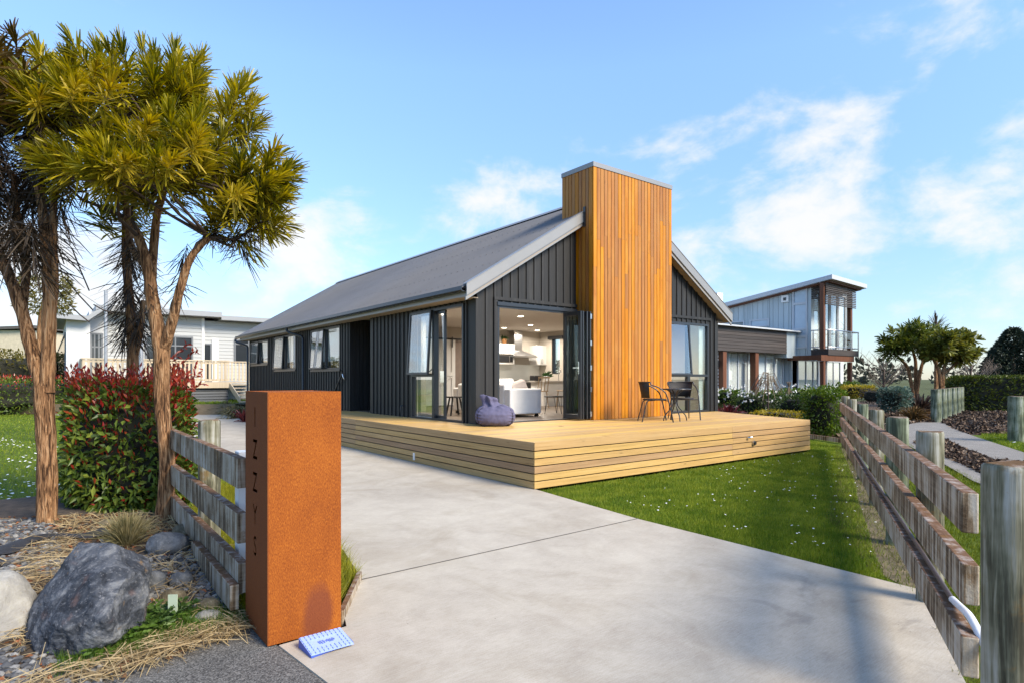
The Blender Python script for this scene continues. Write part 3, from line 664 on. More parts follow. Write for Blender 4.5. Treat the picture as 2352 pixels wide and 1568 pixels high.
# ---------------------------------------------------------------- furniture outdoors
def bend(pts, r=.05, k=4):
    """round the corners of a polyline"""
    pts = [Vector(p) for p in pts]; out = [pts[0]]
    for a, b, c in zip(pts, pts[1:], pts[2:]):
        u, v = (a - b), (c - b); q = min(r, u.length * .45, v.length * .45); u.normalize(); v.normalize()
        for i in range(k + 1):
            t = i / k; out.append((b + u * q) * (1 - t) ** 2 + b * 2 * t * (1 - t) + (b + v * q) * t * t)
    return out + [pts[-1]]
TUBEM = plain('charcoal_tube_steel', (.06, .06, .062), .3, .08, 5, metal=.6)
WOVEN = plain('black_woven_rattan', (.022, .018, .016), .6, .4, 90, bump=.6)
def make_chair(label):
    t = thing('bistro_chair', (0, 0, DZ), label, 'chair', 'bistro chairs at the deck table')
    mb = MB(); mb.lathe((0, .01, .405), [(.20, .0), (.225, .008), (.225, .022), (.20, .03)], 24); mb.build('seat', WOVEN, t, True)
    # curved backrest band around the rear of the seat, leaning back
    vs = []; n = 14
    for k in range(n + 1):
        a = math.pi * (1.18 + .64 * k / n)
        for r, z in ((.22, .45), (.275, .74)):
            vs.append((r * math.cos(a) * 1.05, r * math.sin(a) * (1.0), z)); 
    vo = vs + [(x * 1.05, y * 1.05, z) for x, y, z in vs]; m2 = len(vs)
    fs = [(2*i, 2*i+2, 2*i+3, 2*i+1) for i in range(n)] + [(m2+2*i, m2+2*i+1, m2+2*i+3, m2+2*i+2) for i in range(n)]
    fs += [(2*i+1, 2*i+3, m2+2*i+3, m2+2*i+1) for i in range(n)] + [(2*i, m2+2*i, m2+2*i+2, 2*i+2) for i in range(n)]
    MB().add(vo, fs, True).build('backrest', WOVEN, t, True)
    mb = MB()                                       # arm hoop that runs down into the front legs
    hoop = [(-.28, .30, .0), (-.275, .24, .30), (-.275, .16, .56), (-.27, .02, .66), (-.265, -.12, .70)]
    arc = [(.285 * math.cos(math.pi * (1.14 + .72 * k / 10)), .285 * math.sin(math.pi * (1.14 + .72 * k / 10)), .75) for k in range(11)]
    pts = hoop + arc + [(-x, y, z) for x, y, z in hoop[::-1]]
    mb.tube(bend(pts, .08), .0125, 8); mb.build('armrest', TUBEM, t, True)
    for s in (-1, 1):
        MB().tube(bend([(s * .17, -.02, .41), (s * .18, -.17, .40), (s * .215, -.27, .0)], .05), .011, 8).build('leg', TUBEM, t, True)
    MB().tube(bend([(-.27, .2, .40), (-.1, .2, .40), (.1, .2, .40), (.27, .2, .40)], .02), .009, 8).build('stretcher', TUBEM, t, True)
    return t
ch1 = make_chair('black woven bistro chair by the cedar chimney, facing the round table side-on')
ch1.location = (9.24, 7.56, DZ); ch1.rotation_euler = (0, 0, math.radians(-128.6))
ch2 = dup(ch1, (10.20, 7.63, DZ), math.radians(142), 'black woven bistro chair behind the round table, in front of the right window')
tb = thing('bistro_table', (9.73, 7.44, DZ), 'small round black bistro table with curved legs between two chairs', 'table')
MB().lathe((0, 0, .60), [(.27, .0), (.30, .004), (.30, .022), (.27, .026)], 32).build('tabletop', TUBEM, tb, True)
for k in range(4):
    a = math.pi * (.25 + .5 * k) + .25; c, s_ = math.cos(a), math.sin(a)
    MB().tube(bend([(.16 * c, .16 * s_, .60), (.045 * c, .045 * s_, .52), (.035 * c, .035 * s_, .30), (.22 * c, .22 * s_, .09), (.235 * c, .235 * s_, .0)], .07), .0115, 8).build('leg', TUBEM, tb, True)
mb = MB(); mb.lathe((0, 0, .34), [(.04, 0), (.05, .008), (.04, .016)], 16); mb.build('collar', TUBEM, tb, True)

# bean bag
BEAN = plain('purple_grey_canvas', (.105, .098, .165), .85, .12, 14, bump=.3, bscale=160)
bb = thing('bean_bag', (6.18, 8.53, DZ), 'slumped purple grey bean bag against the corner of the black house', 'bean bag')
bb.rotation_euler = (0, 0, math.atan2(RT.y, RT.x))
def bagform(d, n=3.0, dims=(.345, .30, .188)):
    k = (abs(d.x) ** n + abs(d.y) ** n + abs(d.z) ** n) ** (-1 / n); q = Vector((d.x * k * dims[0], d.y * k * dims[1], .176 + d.z * k * dims[2])); return q
bm = bmesh.new(); bmesh.ops.create_icosphere(bm, subdivisions=6, radius=1)
for v in bm.verts:
    d = v.co.normalized(); q = bagform(d); a = math.atan2(d.y, d.x); up = max(0, d.z)
    q.x *= 1 - .10 * max(0, q.z - .2) / .15; q.y *= 1 - .14 * max(0, q.z - .2) / .15
    e = math.hypot(q.x + .06, q.y); q.z -= .05 * up * math.exp(-(e / .13) ** 2) - .018 * up * max(0, abs(q.x) - .12)
    seam = min(abs(a + 2.45), abs(a + .62)); wr = .016 * noise.noise(Vector((a * 1.6, q.z * 4, 1))) + .009 * noise.noise(q * 16) + .0075 * math.sin(q.z * 120 + 5 * a) * math.exp(-(seam / .22) ** 2) * (1 - up)
    fold = .014 * math.sin(a * 9 + 2 * noise.noise(Vector((a, 0, 5)))) * up * math.exp(-((e - .17) / .09) ** 2)
    q += d * (wr + fold) - d * .010 * math.exp(-(seam / .035) ** 2); q.z = max(.003, q.z); v.co = q
me = bpy.data.meshes.new('body'); bm.to_mesh(me); bm.free(); me.polygons.foreach_set('use_smooth', [True] * len(me.polygons))
o = bpy.data.objects.new('body', me); COL.objects.link(o); me.materials.append(BEAN); o.parent = bb
n = 40; vs = []
prof = [(.23, .25, .02, .0), (.20, .29, .02, .03), (.165, .335, .0, .07), (.135, .38, -.02, .11), (.115, .425, -.04, .12), (.14, .465, -.04, .12), (.135, .50, -.05, .10), (.12, .52, -.055, .10), (.08, .51, -.055, .1), (.03, .48, -.08, .1)]
for r, z, dx_, am in prof:
    for k in range(n):
        a = 2 * math.pi * k / n; rr = r * (1 + am * 2.2 * math.sin(5 * a + z * 6) + am * 1.1 * math.sin(8 * a + 1) * .8); tl = .9 * (z - .40) if z > .40 else 0
        vs.append((dx_ - .06 + rr * math.cos(a), rr * .8 * math.sin(a), z - tl * math.cos(a) * r * 6 * .4 + am * .03 * math.sin(3 * a + 1)))
fs = [(i*n+k, i*n+(k+1) % n, (i+1)*n+(k+1) % n, (i+1)*n+k) for i in range(len(prof)-1) for k in range(n)]
nk = MB().add(vs, fs + [list(range((len(prof)-1)*n, len(prof)*n))], True).build('neck', BEAN, bb, True)
sm = nk.modifiers.new('s', 'SUBSURF'); sm.levels = sm.render_levels = 1
PIPE = plain('dark_piping', (.03, .028, .05), .8)
for a0 in (-2.45, -.62):                            # dark piped seams on the side that shows
    pts = []
    for i in range(16):
        el = -1.0 + 1.75 * i / 15; d = Vector((math.cos(a0 + .12 * el * (1 if a0 < -1 else -1)) * math.cos(el), math.sin(a0) * math.cos(el), math.sin(el))).normalized(); q = bagform(d)
        q.x *= 1 - .10 * max(0, q.z - .2) / .15; q.y *= 1 - .14 * max(0, q.z - .2) / .15; pts.append(q + d * -.002)
    MB().tube(pts, .006, 6).build('seam', PIPE, bb, True)

# ---------------------------------------------------------------- inside the living room
FZ = .60
LINEN = plain('white_linen', (.88, .86, .83), .9, .04, 8, bump=.15, bscale=120)
sofa = thing('sofa', (7.67, 10.05, FZ), 'white loose covered sofa just inside the open folding doors', 'sofa')
mb = MB(); mb.box(0, .86, 0, .20, .06, .60); mb.build('armrest', LINEN, sofa, True, .03, 3)
mb = MB(); mb.box(0, .86, 2.05, 2.25, .06, .60); mb.build('armrest', LINEN, sofa, True, .03, 3)
mb = MB(); mb.box(.0, .22, .205, 2.045, .06, .70); mb.build('backrest', LINEN, sofa, True, .04, 3)
mb = MB(); mb.box(.225, .86, .205, 2.045, .06, .40); mb.build('seat', LINEN, sofa, True, .04, 3)
for k in range(2):
    mb = MB(); y = .3 + k * .9; mb.obox((.30, y + .38, .58), (.09, 0, .05), (0, .40, 0), (-.06, 0, .21)); mb.build('back_cushion', LINEN, sofa, True, .07, 4)
for x, y in ((.08, .08), (.78, .08), (.08, 2.17), (.78, 2.17)): MB().box(x - .03, x + .03, y - .03, y + .03, 0, .06).build('leg', DARKW, sofa, True)
cu = MB(); cu.obox((8.12, 10.36, FZ + .60), (.22, .02, .06), (-.03, .06, 0), (-.05, .03, .15)); tag(cu.build('cushion', plain('beige_cushion', (.55, .47, .42), .9, .05, 12), None, bevel=.05, seg=4), 'beige scatter cushion leaning on the white sofa arm', 'cushion')
def stool(name, x, y, label, top, leg, h, w, hair=False):
    t = thing(name, (x, y, FZ), label, name.replace('_', ' '))
    MB().lathe((0, 0, h - .03), [(w * .9, 0), (w, .006), (w, .024), (w * .9, .03)], 24).build('top', top, t, True)
    for k in range(3 if hair else 4):
        a = 2 * math.pi * k / (3 if hair else 4) + .6; c, s_ = math.cos(a), math.sin(a)
        mb = MB()
        if hair:
            e = Vector((-s_, c, 0)) * .05; b = Vector((c, s_, 0))
            mb.tube(bend([b * w * .7 + e + UP * (h - .03), b * w * .95 + UP * .0, b * w * .7 - e + UP * (h - .03)], .03), .006, 6)
        else: mb.bar((c * w * .6, s_ * w * .6, h - .03), (c * w * 1.05, s_ * w * 1.05, 0), .03, .03)
        mb.build('leg', leg, t, True)
    return t
stool('side_table', 9.25, 10.45, 'round side table with black hairpin legs beside the white sofa', DARKW, BLACKM, .42, .24, True)
p = G(1050, 953, FZ); stool('stool', p.x, p.y + .1, 'low black wooden stool seen through the open sliding door', DARKW, DARKW, .42, .2)
ott = MB().lathe((8.95, 11.2, FZ), [(.28, .0), (.33, .05), (.33, .28), (.28, .35)], 24).build('ottoman', plain('grey_felt', (.25, .25, .26), .95)); tag(ott, 'round grey ottoman behind the side table', 'ottoman')
# kitchen
cab = thing('wall_cabinet', (12.80, YK, 1.87), 'white two door wall cabinet right of the range hood', 'cabinet')
mb = MB(); mb.box(12.80, 13.25, YK - .34, YK - .001, 1.87, 2.51); mb.build('carcass', WHITE, cab)
for a, b, h in ((12.80, 13.022, 12.99), (13.028, 13.25, 13.06)):
    d_ = MB().box(a, b, YK - .36, YK - .341, 1.872, 2.508).build('door', WHITE, cab, bevel=.003); MB().tube(bend([(h, YK - .36, 1.92), (h, YK - .385, 1.92), (h, YK - .385, 2.06), (h, YK - .36, 2.06)], .01), .006, 6).build('handle', BLACKM, d_)
cb2 = thing('wall_cabinet', (11.2, YK, 1.88), 'white wall cabinet with microwave niche left of the range hood', 'cabinet')
mb = MB(); mb.box(11.0, 11.9, YK - .34, YK - .001, 2.19, 2.52); mb.box(11.0, 11.9, YK - .34, YK - .001, 1.88, 1.91); mb.box(11.87, 11.9, YK - .34, YK - .001, 1.91, 2.19); mb.build('carcass', WHITE, cb2)
for a, b, h in ((11.0, 11.447, 11.62), (11.453, 11.9, 11.52)):
    d_ = MB().box(a, b, YK - .36, YK - .341, 2.192, 2.518).build('door', WHITE, cb2, bevel=.003); MB().tube(bend([(h, YK - .36, 2.26), (h, YK - .385, 2.26), (h, YK - .385, 2.42), (h, YK - .36, 2.42)], .01), .006, 6).build('handle', BLACKM, d_)
mw = thing('microwave', (11.5, YK, 1.912), 'stainless microwave in the niche of the left wall cabinet', 'microwave')
MB().box(11.25, 11.86, YK - .33, YK - .05, 1.912, 2.17).build('body', STEEL, mw, bevel=.004); MB().box(11.28, 11.70, YK - .336, YK - .331, 1.94, 2.14).build('door', BLACKM, mw); MB().box(11.73, 11.84, YK - .336, YK - .331, 1.95, 2.13).build('control_panel', GUTM, mw)
hd = thing('range_hood', (12.3, YK, 2.1), 'stainless steel chimney range hood on the kitchen wall', 'range hood')
MB().box(11.95, 12.27, YK - .28, YK - .001, 2.32, ZC - .003).build('flue', STEEL, hd)
mb = MB(); t4 = [(11.95, YK - .28, 2.32), (12.27, YK - .28, 2.32), (12.27, YK - .002, 2.32), (11.95, YK - .002, 2.32)]; b4 = [(11.8, YK - .48, 2.15), (12.75, YK - .48, 2.15), (12.75, YK - .002, 2.15), (11.8, YK - .002, 2.15)]
mb.add(b4 + t4, [(3,2,1,0), (4,5,6,7), (0,1,5,4), (1,2,6,5), (2,3,7,6), (3,0,4,7)]); mb.build('canopy', STEEL, hd); MB().box(11.8, 12.75, YK - .482, YK - .002, 2.10, 2.148).build('rim', STEEL, hd)
TILE = Mat('splashback_tile', .15, .6); br_ = TILE.n('ShaderNodeTexBrick'); br_.inputs['Color1'].default_value = (.66, .69, .66, 1); br_.inputs['Color2'].default_value = (.70, .72, .69, 1); br_.inputs['Mortar'].default_value = (.45, .45, .43, 1); br_.inputs['Scale'].default_value = 7; br_.inputs['Mortar Size'].default_value = .012
TILE.l(TILE.map((1, 1, 1), rot=(math.radians(90), 0, 0)), br_.inputs[0]); TILE.color(br_.outputs[0])
MB().box(11.0, 13.24, YK - .012, YK - .001, 1.37, 1.88).build('splashback', TILE.m, house)
kb = thing('kitchen_bench', (11.5, 15.0, FZ), 'white kitchen bench under the range hood with a dark oven', 'kitchen bench')
MB().box(10.6, 13.24, 15.1, YK - .013, FZ + .08, 1.315).build('cupboard', WHITE, kb); MB().box(10.58, 13.25, 15.07, YK - .0125, 1.316, 1.355).build('benchtop', plain('bench_stone', (.35, .33, .31), .3, .1, 30), kb)
MB().box(11.95, 12.55, 15.08, 15.098, FZ + .1, 1.29).build('oven', BLACKM, kb); MB().box(11.95, 12.55, 15.15, 15.6, 1.356, 1.364).build('cooktop', BLACKM, kb)
isl = thing('kitchen_island', (12.5, 13.7, FZ), 'white kitchen island with a pale stone top below the side window', 'kitchen island')
MB().box(11.75, 13.24, 13.75, 14.35, FZ + .001, 1.315).build('cupboard', WHITE, isl); MB().box(11.7, 13.245, 13.65, 14.4, 1.316, 1.356).build('benchtop', plain('island_stone', (.5, .47, .43), .25, .08, 30), isl)
MB().tube(bend([(12.75, 14.2, 1.357), (12.75, 14.2, 1.66), (12.72, 14.1, 1.74), (12.66, 14.0, 1.66), (12.66, 14.0, 1.60)], .06), .014, 8).build('tap', CHROME, isl)
for i, (x, lb) in enumerate(((11.0, 'pale wooden bar chair at the left end of the kitchen island'), (12.05, 'pale wooden bar chair in front of the middle of the kitchen island'))):
    t = thing('dining_chair', (x, 13.1, FZ), lb, 'chair', None)
    wd_ = plain('pale_chair_wood', (.33, .24, .15), .5, .1, 20)
    MB().box(-.2, .2, -.2, .2, .45, .48).build('seat', wd_, t, True, .01, 2)
    for sx in (-1, 1):
        for sy in (-1, 1): MB().bar((sx * .16, sy * .16, .45), (sx * .2, sy * .2, 0), .03, .03).build('leg', wd_, t, True)
    mb = MB()
    for sx in (-.18, -.06, .06, .18): mb.bar((sx, -.18, .48), (sx, -.24, .84), .018, .018)
    mb.bar((-.2, -.245, .85), (.2, -.245, .85), .03, .05); mb.build('backrest', wd_, t, True)
POT = plain('white_pot', (.6, .6, .58), .5); LEAFD = leafmat('indoor_leaf', [(.015, .05, .012), (.04, .10, .025)])
def potplant(x, y, z, label, pr, ph, L, n, up, potm):
    t = thing('potted_plant', (x, y, z), label, 'plant')
    MB().lathe((0, 0, 0), [(pr * .75, 0), (pr, ph * .6), (pr, ph), (pr * .85, ph), (pr * .85, ph * .9)], 20).build('pot', potm, t, True)
    D = NR.normal(size=(n, 3)); D[:, 2] = np.abs(D[:, 2]) + up; P = np.tile([0, 0, ph * .9], (n, 1)) + NR.normal(size=(n, 3)) * pr * .25
    npmesh('foliage', *leaf_geo(P, D, L * NR.uniform(.7, 1.1, n), L * .22, .3, .15), LEAFD, t, True)
potplant(12.05, 13.95, 1.357, 'spiky green plant in a white pot on the kitchen island', .085, .14, .24, 34, .5, POT)
potplant(11.6, YK - .2, 2.521, 'bushy plant in an orange pot on top of the left cabinet', .08, .16, .17, 60, .2, plain('orange_pot', (.35, .16, .05), .5))
ts = MB().box(11.45, 11.75, 13.85, 14.05, 1.357, 1.51).build('toaster', BLACKM, None, bevel=.02, seg=3); tag(ts, 'black rounded toaster on the kitchen island left of the spiky plant', 'toaster')

# ---------------------------------------------------------------- rusty letterbox pillar
def cortenmat():
    m = Mat('rusted_steel', .8, .25); f1 = m.noise(1.0, (240, 240, 75), 4, .6, .4); f2 = m.noise(4.5, (1, 1, .6), 5, .65, .5); f3 = m.noise(300, (1, 1, 1), 2, .5)
    f = m.math('ADD', m.math('MULTIPLY', f1, .62), m.math('ADD', m.math('MULTIPLY', f2, .23), m.math('MULTIPLY', f3, .15)))
    col = m.ramp(f, [(.30, (.12, .025, .004)), (.46, (.235, .057, .006)), (.55, (.325, .088, .009)), (.70, (.46, .155, .018))])
    # darker wet-rust bloom low on the wide face
    sx = m.n('ShaderNodeSeparateXYZ'); m.l(m.co, sx.inputs[0])
    dx_ = m.math('DIVIDE', m.math('SUBTRACT', sx.outputs[0], .275), .105); dz_ = m.math('DIVIDE', m.math('SUBTRACT', sx.outputs[2], .10), .20)
    d = m.math('ADD', m.math('MULTIPLY', dx_, dx_), m.math('MULTIPLY', dz_, dz_)); d = m.math('ADD', d, m.math('MULTIPLY', m.math('SUBTRACT', f2, .5), 1.2))
    k = m.ramp(d, [(.45, (1, 1, 1)), (1.0, (0, 0, 0))]); front = m.math('LESS_THAN', sx.outputs[1], .01)
    col = m.mix(m.math('MULTIPLY', m.math('MULTIPLY', k, front), .85), col, m.mix(f1, (.11, .022, .010), (.22, .06, .022)))
    # shade of the lettered side painted into its colour
    side = m.math('LESS_THAN', sx.outputs[0], .006); col = m.mix(m.math('MULTIPLY', side, .72), col, m.mix(f1, (.13, .034, .010), (.20, .058, .016)))
    m.color(col); m.bump(f1, .5, .003); return m.m
CORT = cortenmat()
LX0, LX1, LY0, LY1, LZ = .918, 1.318, 3.30, 3.74, 1.332
lb = thing('letterbox_pillar', (LX0, LY0, 0), 'tall rusted steel letterbox pillar with letters cut down its narrow side', 'letterbox')
mb = MB(); t_ = .004
mb.box(LX0 + t_, LX1, LY0, LY0 + t_, 0, LZ); mb.build('front_plate', CORT, lb)
mb = MB(); mb.box(LX1 - t_, LX1, LY0 + t_, LY1, 0, LZ); mb.box(LX0 + t_, LX1 - t_, LY1 - t_, LY1, 0, LZ); mb.build('back_plate', CORT, lb)
plate = MB().box(LX0, LX0 + t_, LY0, LY1, 0, LZ).build('lettered_plate', CORT, lb)
MB().box(LX0 + t_ + .0005, LX1 - t_ - .0005, LY0 + t_ + .0005, LY1 - t_ - .0005, LZ - .006, LZ - .002).build('lid', CORT, lb)
def text_mesh(txt, size, depth, bold=0.0):
    cu = bpy.data.curves.new('lettering', 'FONT'); cu.body = txt; cu.size = size; cu.extrude = depth; cu.align_x = 'CENTER'; cu.align_y = 'CENTER'; cu.offset = bold; cu.resolution_u = 4
    o = bpy.data.objects.new('lettering', cu); COL.objects.link(o); dg = bpy.context.evaluated_depsgraph_get()
    me = bpy.data.meshes.new_from_object(o.evaluated_get(dg)); bpy.data.objects.remove(o); bpy.data.curves.remove(cu); return me
mt = Matrix(((0, 0, -1), (-1, 0, 0), (0, 1, 0)))     # text x -> -Y, y -> up, facing -X
bmx = bmesh.new()
for c_, zy in zip('IZZYS', (187, 365, 547, 727, 900)):
    q = onX((880 + 112 / 1.478) / 1.6327, (1440 + zy / 1.478) / 1.6327, LX0)
    me = text_mesh(c_, .155, .05, .002); me.transform(mt.to_4x4()); me.transform(Matrix.Diagonal((1, .92, 1, 1))); me.transform(Matrix.Translation(q - lb.location)); bmx.from_mesh(me)
cm = bpy.data.meshes.new('letter_cutter'); bmx.to_mesh(cm); bmx.free()
cut = bpy.data.objects.new('letter_cutter', cm); COL.objects.link(cut); cut.parent = lb
bo = plate.modifiers.new('cut', 'BOOLEAN'); bo.operation = 'DIFFERENCE'; bo.object = cut; bo.solver = 'EXACT'
bpy.context.view_layer.update(); dg = bpy.context.evaluated_depsgraph_get(); nm = bpy.data.meshes.new_from_object(plate.evaluated_get(dg))
plate.modifiers.clear(); plate.data = nm; bpy.data.objects.remove(cut)
for z in (1.06, 1.01, .72, .66, .40, .35):
    MB().lathe((LX0 + .02, LY1 + .006, z), [(.007, -.006), (.009, 0), (.007, .006)], 8).build('bolt', STEEL, lb)
# blue wedge pad in front of it
BLUE = plain('faded_blue_plastic', (.33, .42, .78), .55, .05, 12); BLUED = plain('blue_plastic_edge', (.05, .10, .42), .5, .1, 12)
b0, b1 = G(686, 1466, .045), G(781.5, 1441, .045); f0, f1_ = G(715, 1506, .012), G(811.5, 1472, .012)
pd = thing('kerb_ramp', (b0.x, b0.y, 0), 'small pale blue plastic wedge ramp at the foot of the rusty pillar', 'wedge ramp')
mb = MB(); mb.add([b0, b1, f1_, f0, (b0.x, b0.y, .001), (b1.x, b1.y, .001), (f1_.x, f1_.y, .001), (f0.x, f0.y, .001)], [(3,2,1,0), (0,1,5,4), (1,2,6,5), (2,3,7,6), (3,0,4,7)]); mb.build('body', BLUED, pd)
ex, ey = (b1 - b0), (f0 - b0); nz = ex.cross(ey).normalized(); nz = nz if nz.z > 0 else -nz
def PD(u, v, h=0.0): return b0 + ex * u + ey * v + nz * h
mb = MB(); mb.extr([PD(.0, .0, .0005), PD(1, 0, .0005), PD(1, 1, .0005), PD(0, 1, .0005)], nz * .003); mb.build('tread', BLUE, pd)
mb = MB()
for i in range(10):
    for j in range(7):
        if 2 <= i <= 7 and 2 <= j <= 4: continue
        u, v = .05 + i * .1, .075 + j * .142; mb.obox(PD(u, v, .006), ex * .034, ey * .045, nz * .003)
mb.build('grip_studs', BLUE, pd)
mb = MB()                                            # worn raised marks in the middle, too rubbed to read
for k, (u, v, l_, s_) in enumerate(((.33, .5, .07, .2), (.37, .46, .04, -.1), (.385, .54, .05, .1), (.43, .47, .05, .3), (.445, .53, .05, -.2), (.50, .5, .04, .1), (.545, .5, .08, .45), (.575, .47, .03, 0), (.60, .5, .07, .1), (.635, .52, .05, .2), (.65, .46, .04, -.2), (.68, .49, .03, .4))):
    c = PD(u, v, .0055); d_ = (ey.normalized() + ex.normalized() * s_).normalized(); mb.obox(c, d_ * l_ * .17, d_.cross(nz) * .0028, nz * .0015)
mb.build('raised_lettering', plain('blue_letter', (.12, .17, .45), .5), pd)

# ---------------------------------------------------------------- fences
def weathered(name, light, mid, dark, top, rough=.85, axis=0, lichen=(.20, .10, .025)):
    m = Mat(name, rough, .2); sc = (30, 30, 1.6) ; st = m.noise(1.0, sc, 5, .65, .4); bl = m.noise(2.6, (1, 1, 1), 4, .6); grain = m.noise(1.0, (2.5, 90, 90) if axis == 0 else (90, 90, 2.5), 4, .6, .4)
    f = m.math('ADD', m.math('MULTIPLY', st, .6), m.math('MULTIPLY', bl, .4))
    col = m.ramp(f, [(.425, dark), (.475, mid), (.52, light), (.62, lerp(light, (.7, .7, .67), .45))])
    col = m.mix(.22, col, m.ramp(grain, [(.3, lerp(dark, (0, 0, 0), .3)), (.7, light)]))
    gn = m.n('ShaderNodeNewGeometry'); sx = m.n('ShaderNodeSeparateXYZ'); m.l(gn.outputs['Normal'], sx.inputs[0])
    up = m.math('MULTIPLY', m.math('SUBTRACT', sx.outputs[2], .5), 3.0, True)
    tn = m.noise(14, (1, 1, 1), 5, .7); tcol = m.ramp(tn, [(.3, lerp(top, (0, 0, 0), .4)), (.5, top), (.68, lerp(top, (.5, .46, .42), .6))])
    col = m.mix(up, col, tcol)
    li = m.ramp(m.noise(7, (1, 1, 1), 4, .7, 0, (3, 3, 3)), [(.58, (0, 0, 0)), (.7, (1, 1, 1))]); col = m.mix(m.math('MULTIPLY', li, .7), col, lichen)
    m.color(col); m.bump(grain, .5, .006); return m.m
RAILM = weathered('weathered_rail', (.45, .37, .27), (.22, .145, .08), (.065, .036, .016), (.16, .085, .045))
POSTM = weathered('weathered_round_post', (.22, .205, .14), (.115, .112, .07), (.040, .036, .022), (.14, .075, .028), axis=2, lichen=(.17, .10, .03))
POSTG = weathered('tanalised_green_post', (.22, .245, .165), (.11, .135, .085), (.042, .050, .032), (.13, .075, .04), axis=2, lichen=(.13, .12, .05))
FA = Vector((3.889, 1.259, 0)); FDV = Vector((.8955, .4451, 0)).normalized(); FNV = Vector((-FDV.y, FDV.x, 0))   # FNV points to the lawn side
fang = math.atan2(FDV.y, FDV.x)
def onfence(px, off=0.0):
    v = ray(px, CY); a = FA + FNV * off                 # solve EYEP.xy + v*t = a + FDV*s
    det = v.x * -FDV.y + v.y * FDV.x; t = (a.x * -FDV.y + a.y * FDV.x) / det; p = v * t
    return (Vector((p.x, p.y, 0)) - a).dot(FDV), (p.x * FW.x + p.y * FW.y)
def sfence(s, off=0): return FA + FDV * s + FNV * off
fence_r = thing('rail_fence', (FA.x, FA.y, 0), 'weathered three rail timber fence running back along the right of the lawn', 'fence', None, fang)
def roundpost(mb, x, y, r, h, z0=-.1, n=20, dome=.02):
    vs = []; prof = [(r, z0), (r, h - .03), (r * .985, h - .008), (r * .9, h)]
    sd = R.random() * 9
    for rr, z in prof:
        for k in range(n):
            a = 2 * math.pi * k / n; q = rr * (1 + .035 * noise.noise(Vector((math.cos(a) * 1.5, math.sin(a) * 1.5, sd)))); vs.append((x + q * math.cos(a), y + q * math.sin(a), z + (.012 * noise.noise(Vector((a, sd, 0))) if z > .1 else 0)))
    mb.add(vs, [(i*n+k, i*n+(k+1) % n, (i+1)*n+(k+1) % n, (i+1)*n+k) for i in range(len(prof)-1) for k in range(n)], True); mb.add(vs[-n:], [list(range(n))])
pxs = [(2136, 990, .075), (2061, 957, .086), (2013, 940, .075), (1981, 929, .072), (1957, 921, .075), (1942, 914, .075)]
for i, (px, top, r) in enumerate(pxs):
    s_, dep = onfence(px, -.09); h = EYE - (top - CY) / F * dep; h = min(1.19, max(1.05, h)); pass
    mb = MB(); roundpost(mb, s_, -.09, r, h); mb.build('post', POSTG if i in (1, 3) else POSTM, fence_r, True)
s0, d0 = onfence(2320, -.03); mb = MB(); rr = .082; roundpost(mb, s0, -.03, rr, EYE - (1062 - CY) / F * d0, n=32)
sp_ = mb.build('strainer_post', POSTM, fence_r, True); tag(sp_, 'thick greenish strainer post at the near end of the fence')
s_end, d_end = onfence(2222, .03); s_far = onfence(1931, .03)[0]
ztops = [EYE - (y - CY) / F * d_end for y in (1131, 1295, 1462)]; zb = EYE - (1225 - CY) / F * d_end
RH = .163
for k, zt in enumerate(ztops):
    js = [s_end, s_end + 2.2 + .9 * k, s_end + 6.1 - .5 * k, s_far + .0]
    for a, b in zip(js, js[1:]):
        mb = MB(); n = 8
        for i in range(1):
            mb.obox(((a + b) / 2, .018, zt - RH / 2 + R.uniform(-.004, .004)), ((b - a) / 2 - .003, R.uniform(-.004, .004), 0), (0, .029, 0), (0, 0, RH / 2))
        mb.build('rail', RAILM, fence_r, True, .006, 2)
mb = MB(); zc_ = ztops[2] + .016; mb.tube([(s_end + .38, .005, zc_), (s_end + 2, .0, zc_), (s_end + 5, .004, zc_), (s_end + 7, .0, zc_)], .012, 8); mb.build('conduit', plain('brown_conduit', (.07, .05, .045), .5), fence_r, True)
mb = MB(); mb.tube(bend([(s_end + .42, .005, zc_ + .002), (s_end + .12, -.005, zc_ + .03), (s_end - .02, -.03, zc_ - .05), (s_end - .20, -.10, zc_ - .22), (s_end - .30, -.14, .05)], .1, 6), .016, 10); mb.build('white_pipe', plain('white_pvc', (.78, .78, .8), .35), fence_r, True)

# left fence: strainer at the hedge, three rails running towards the pillar
lp = Vector((1.03, 5.31, 0)); fence_l = thing('rail_fence', (lp.x, lp.y, 0), 'short weathered three rail fence between the hedge and the rusty pillar', 'fence')
mb = MB(); roundpost(mb, 0, 0, .083, 1.075); mb.build('post', POSTM, fence_l, True)
for zt, y0 in ((.932, 3.84), (.606, 3.83), (.318, 3.80)):
    mb = MB(); mb.bar((.945, 6.9, zt - .09), (.922, y0, zt - .09), .055, .18); mb.build('rail', RAILM, fence_l, False, .006, 2)
mb = MB(); mb.bar((.875, 5.0, .13), (.868, 3.78, .13), .05, .15); mb.build('rail', RAILM, fence_l, False, .006, 2)
wp = ground(566, 4.0); mb = MB(); mb.box(wp.x - .06, wp.x + .06, wp.y - .05, wp.y + .05, 0, .93); tag(mb.build('marker_post', WHITE, None, bevel=.004), 'square white post behind the rail ends beside the rusty pillar', 'post')

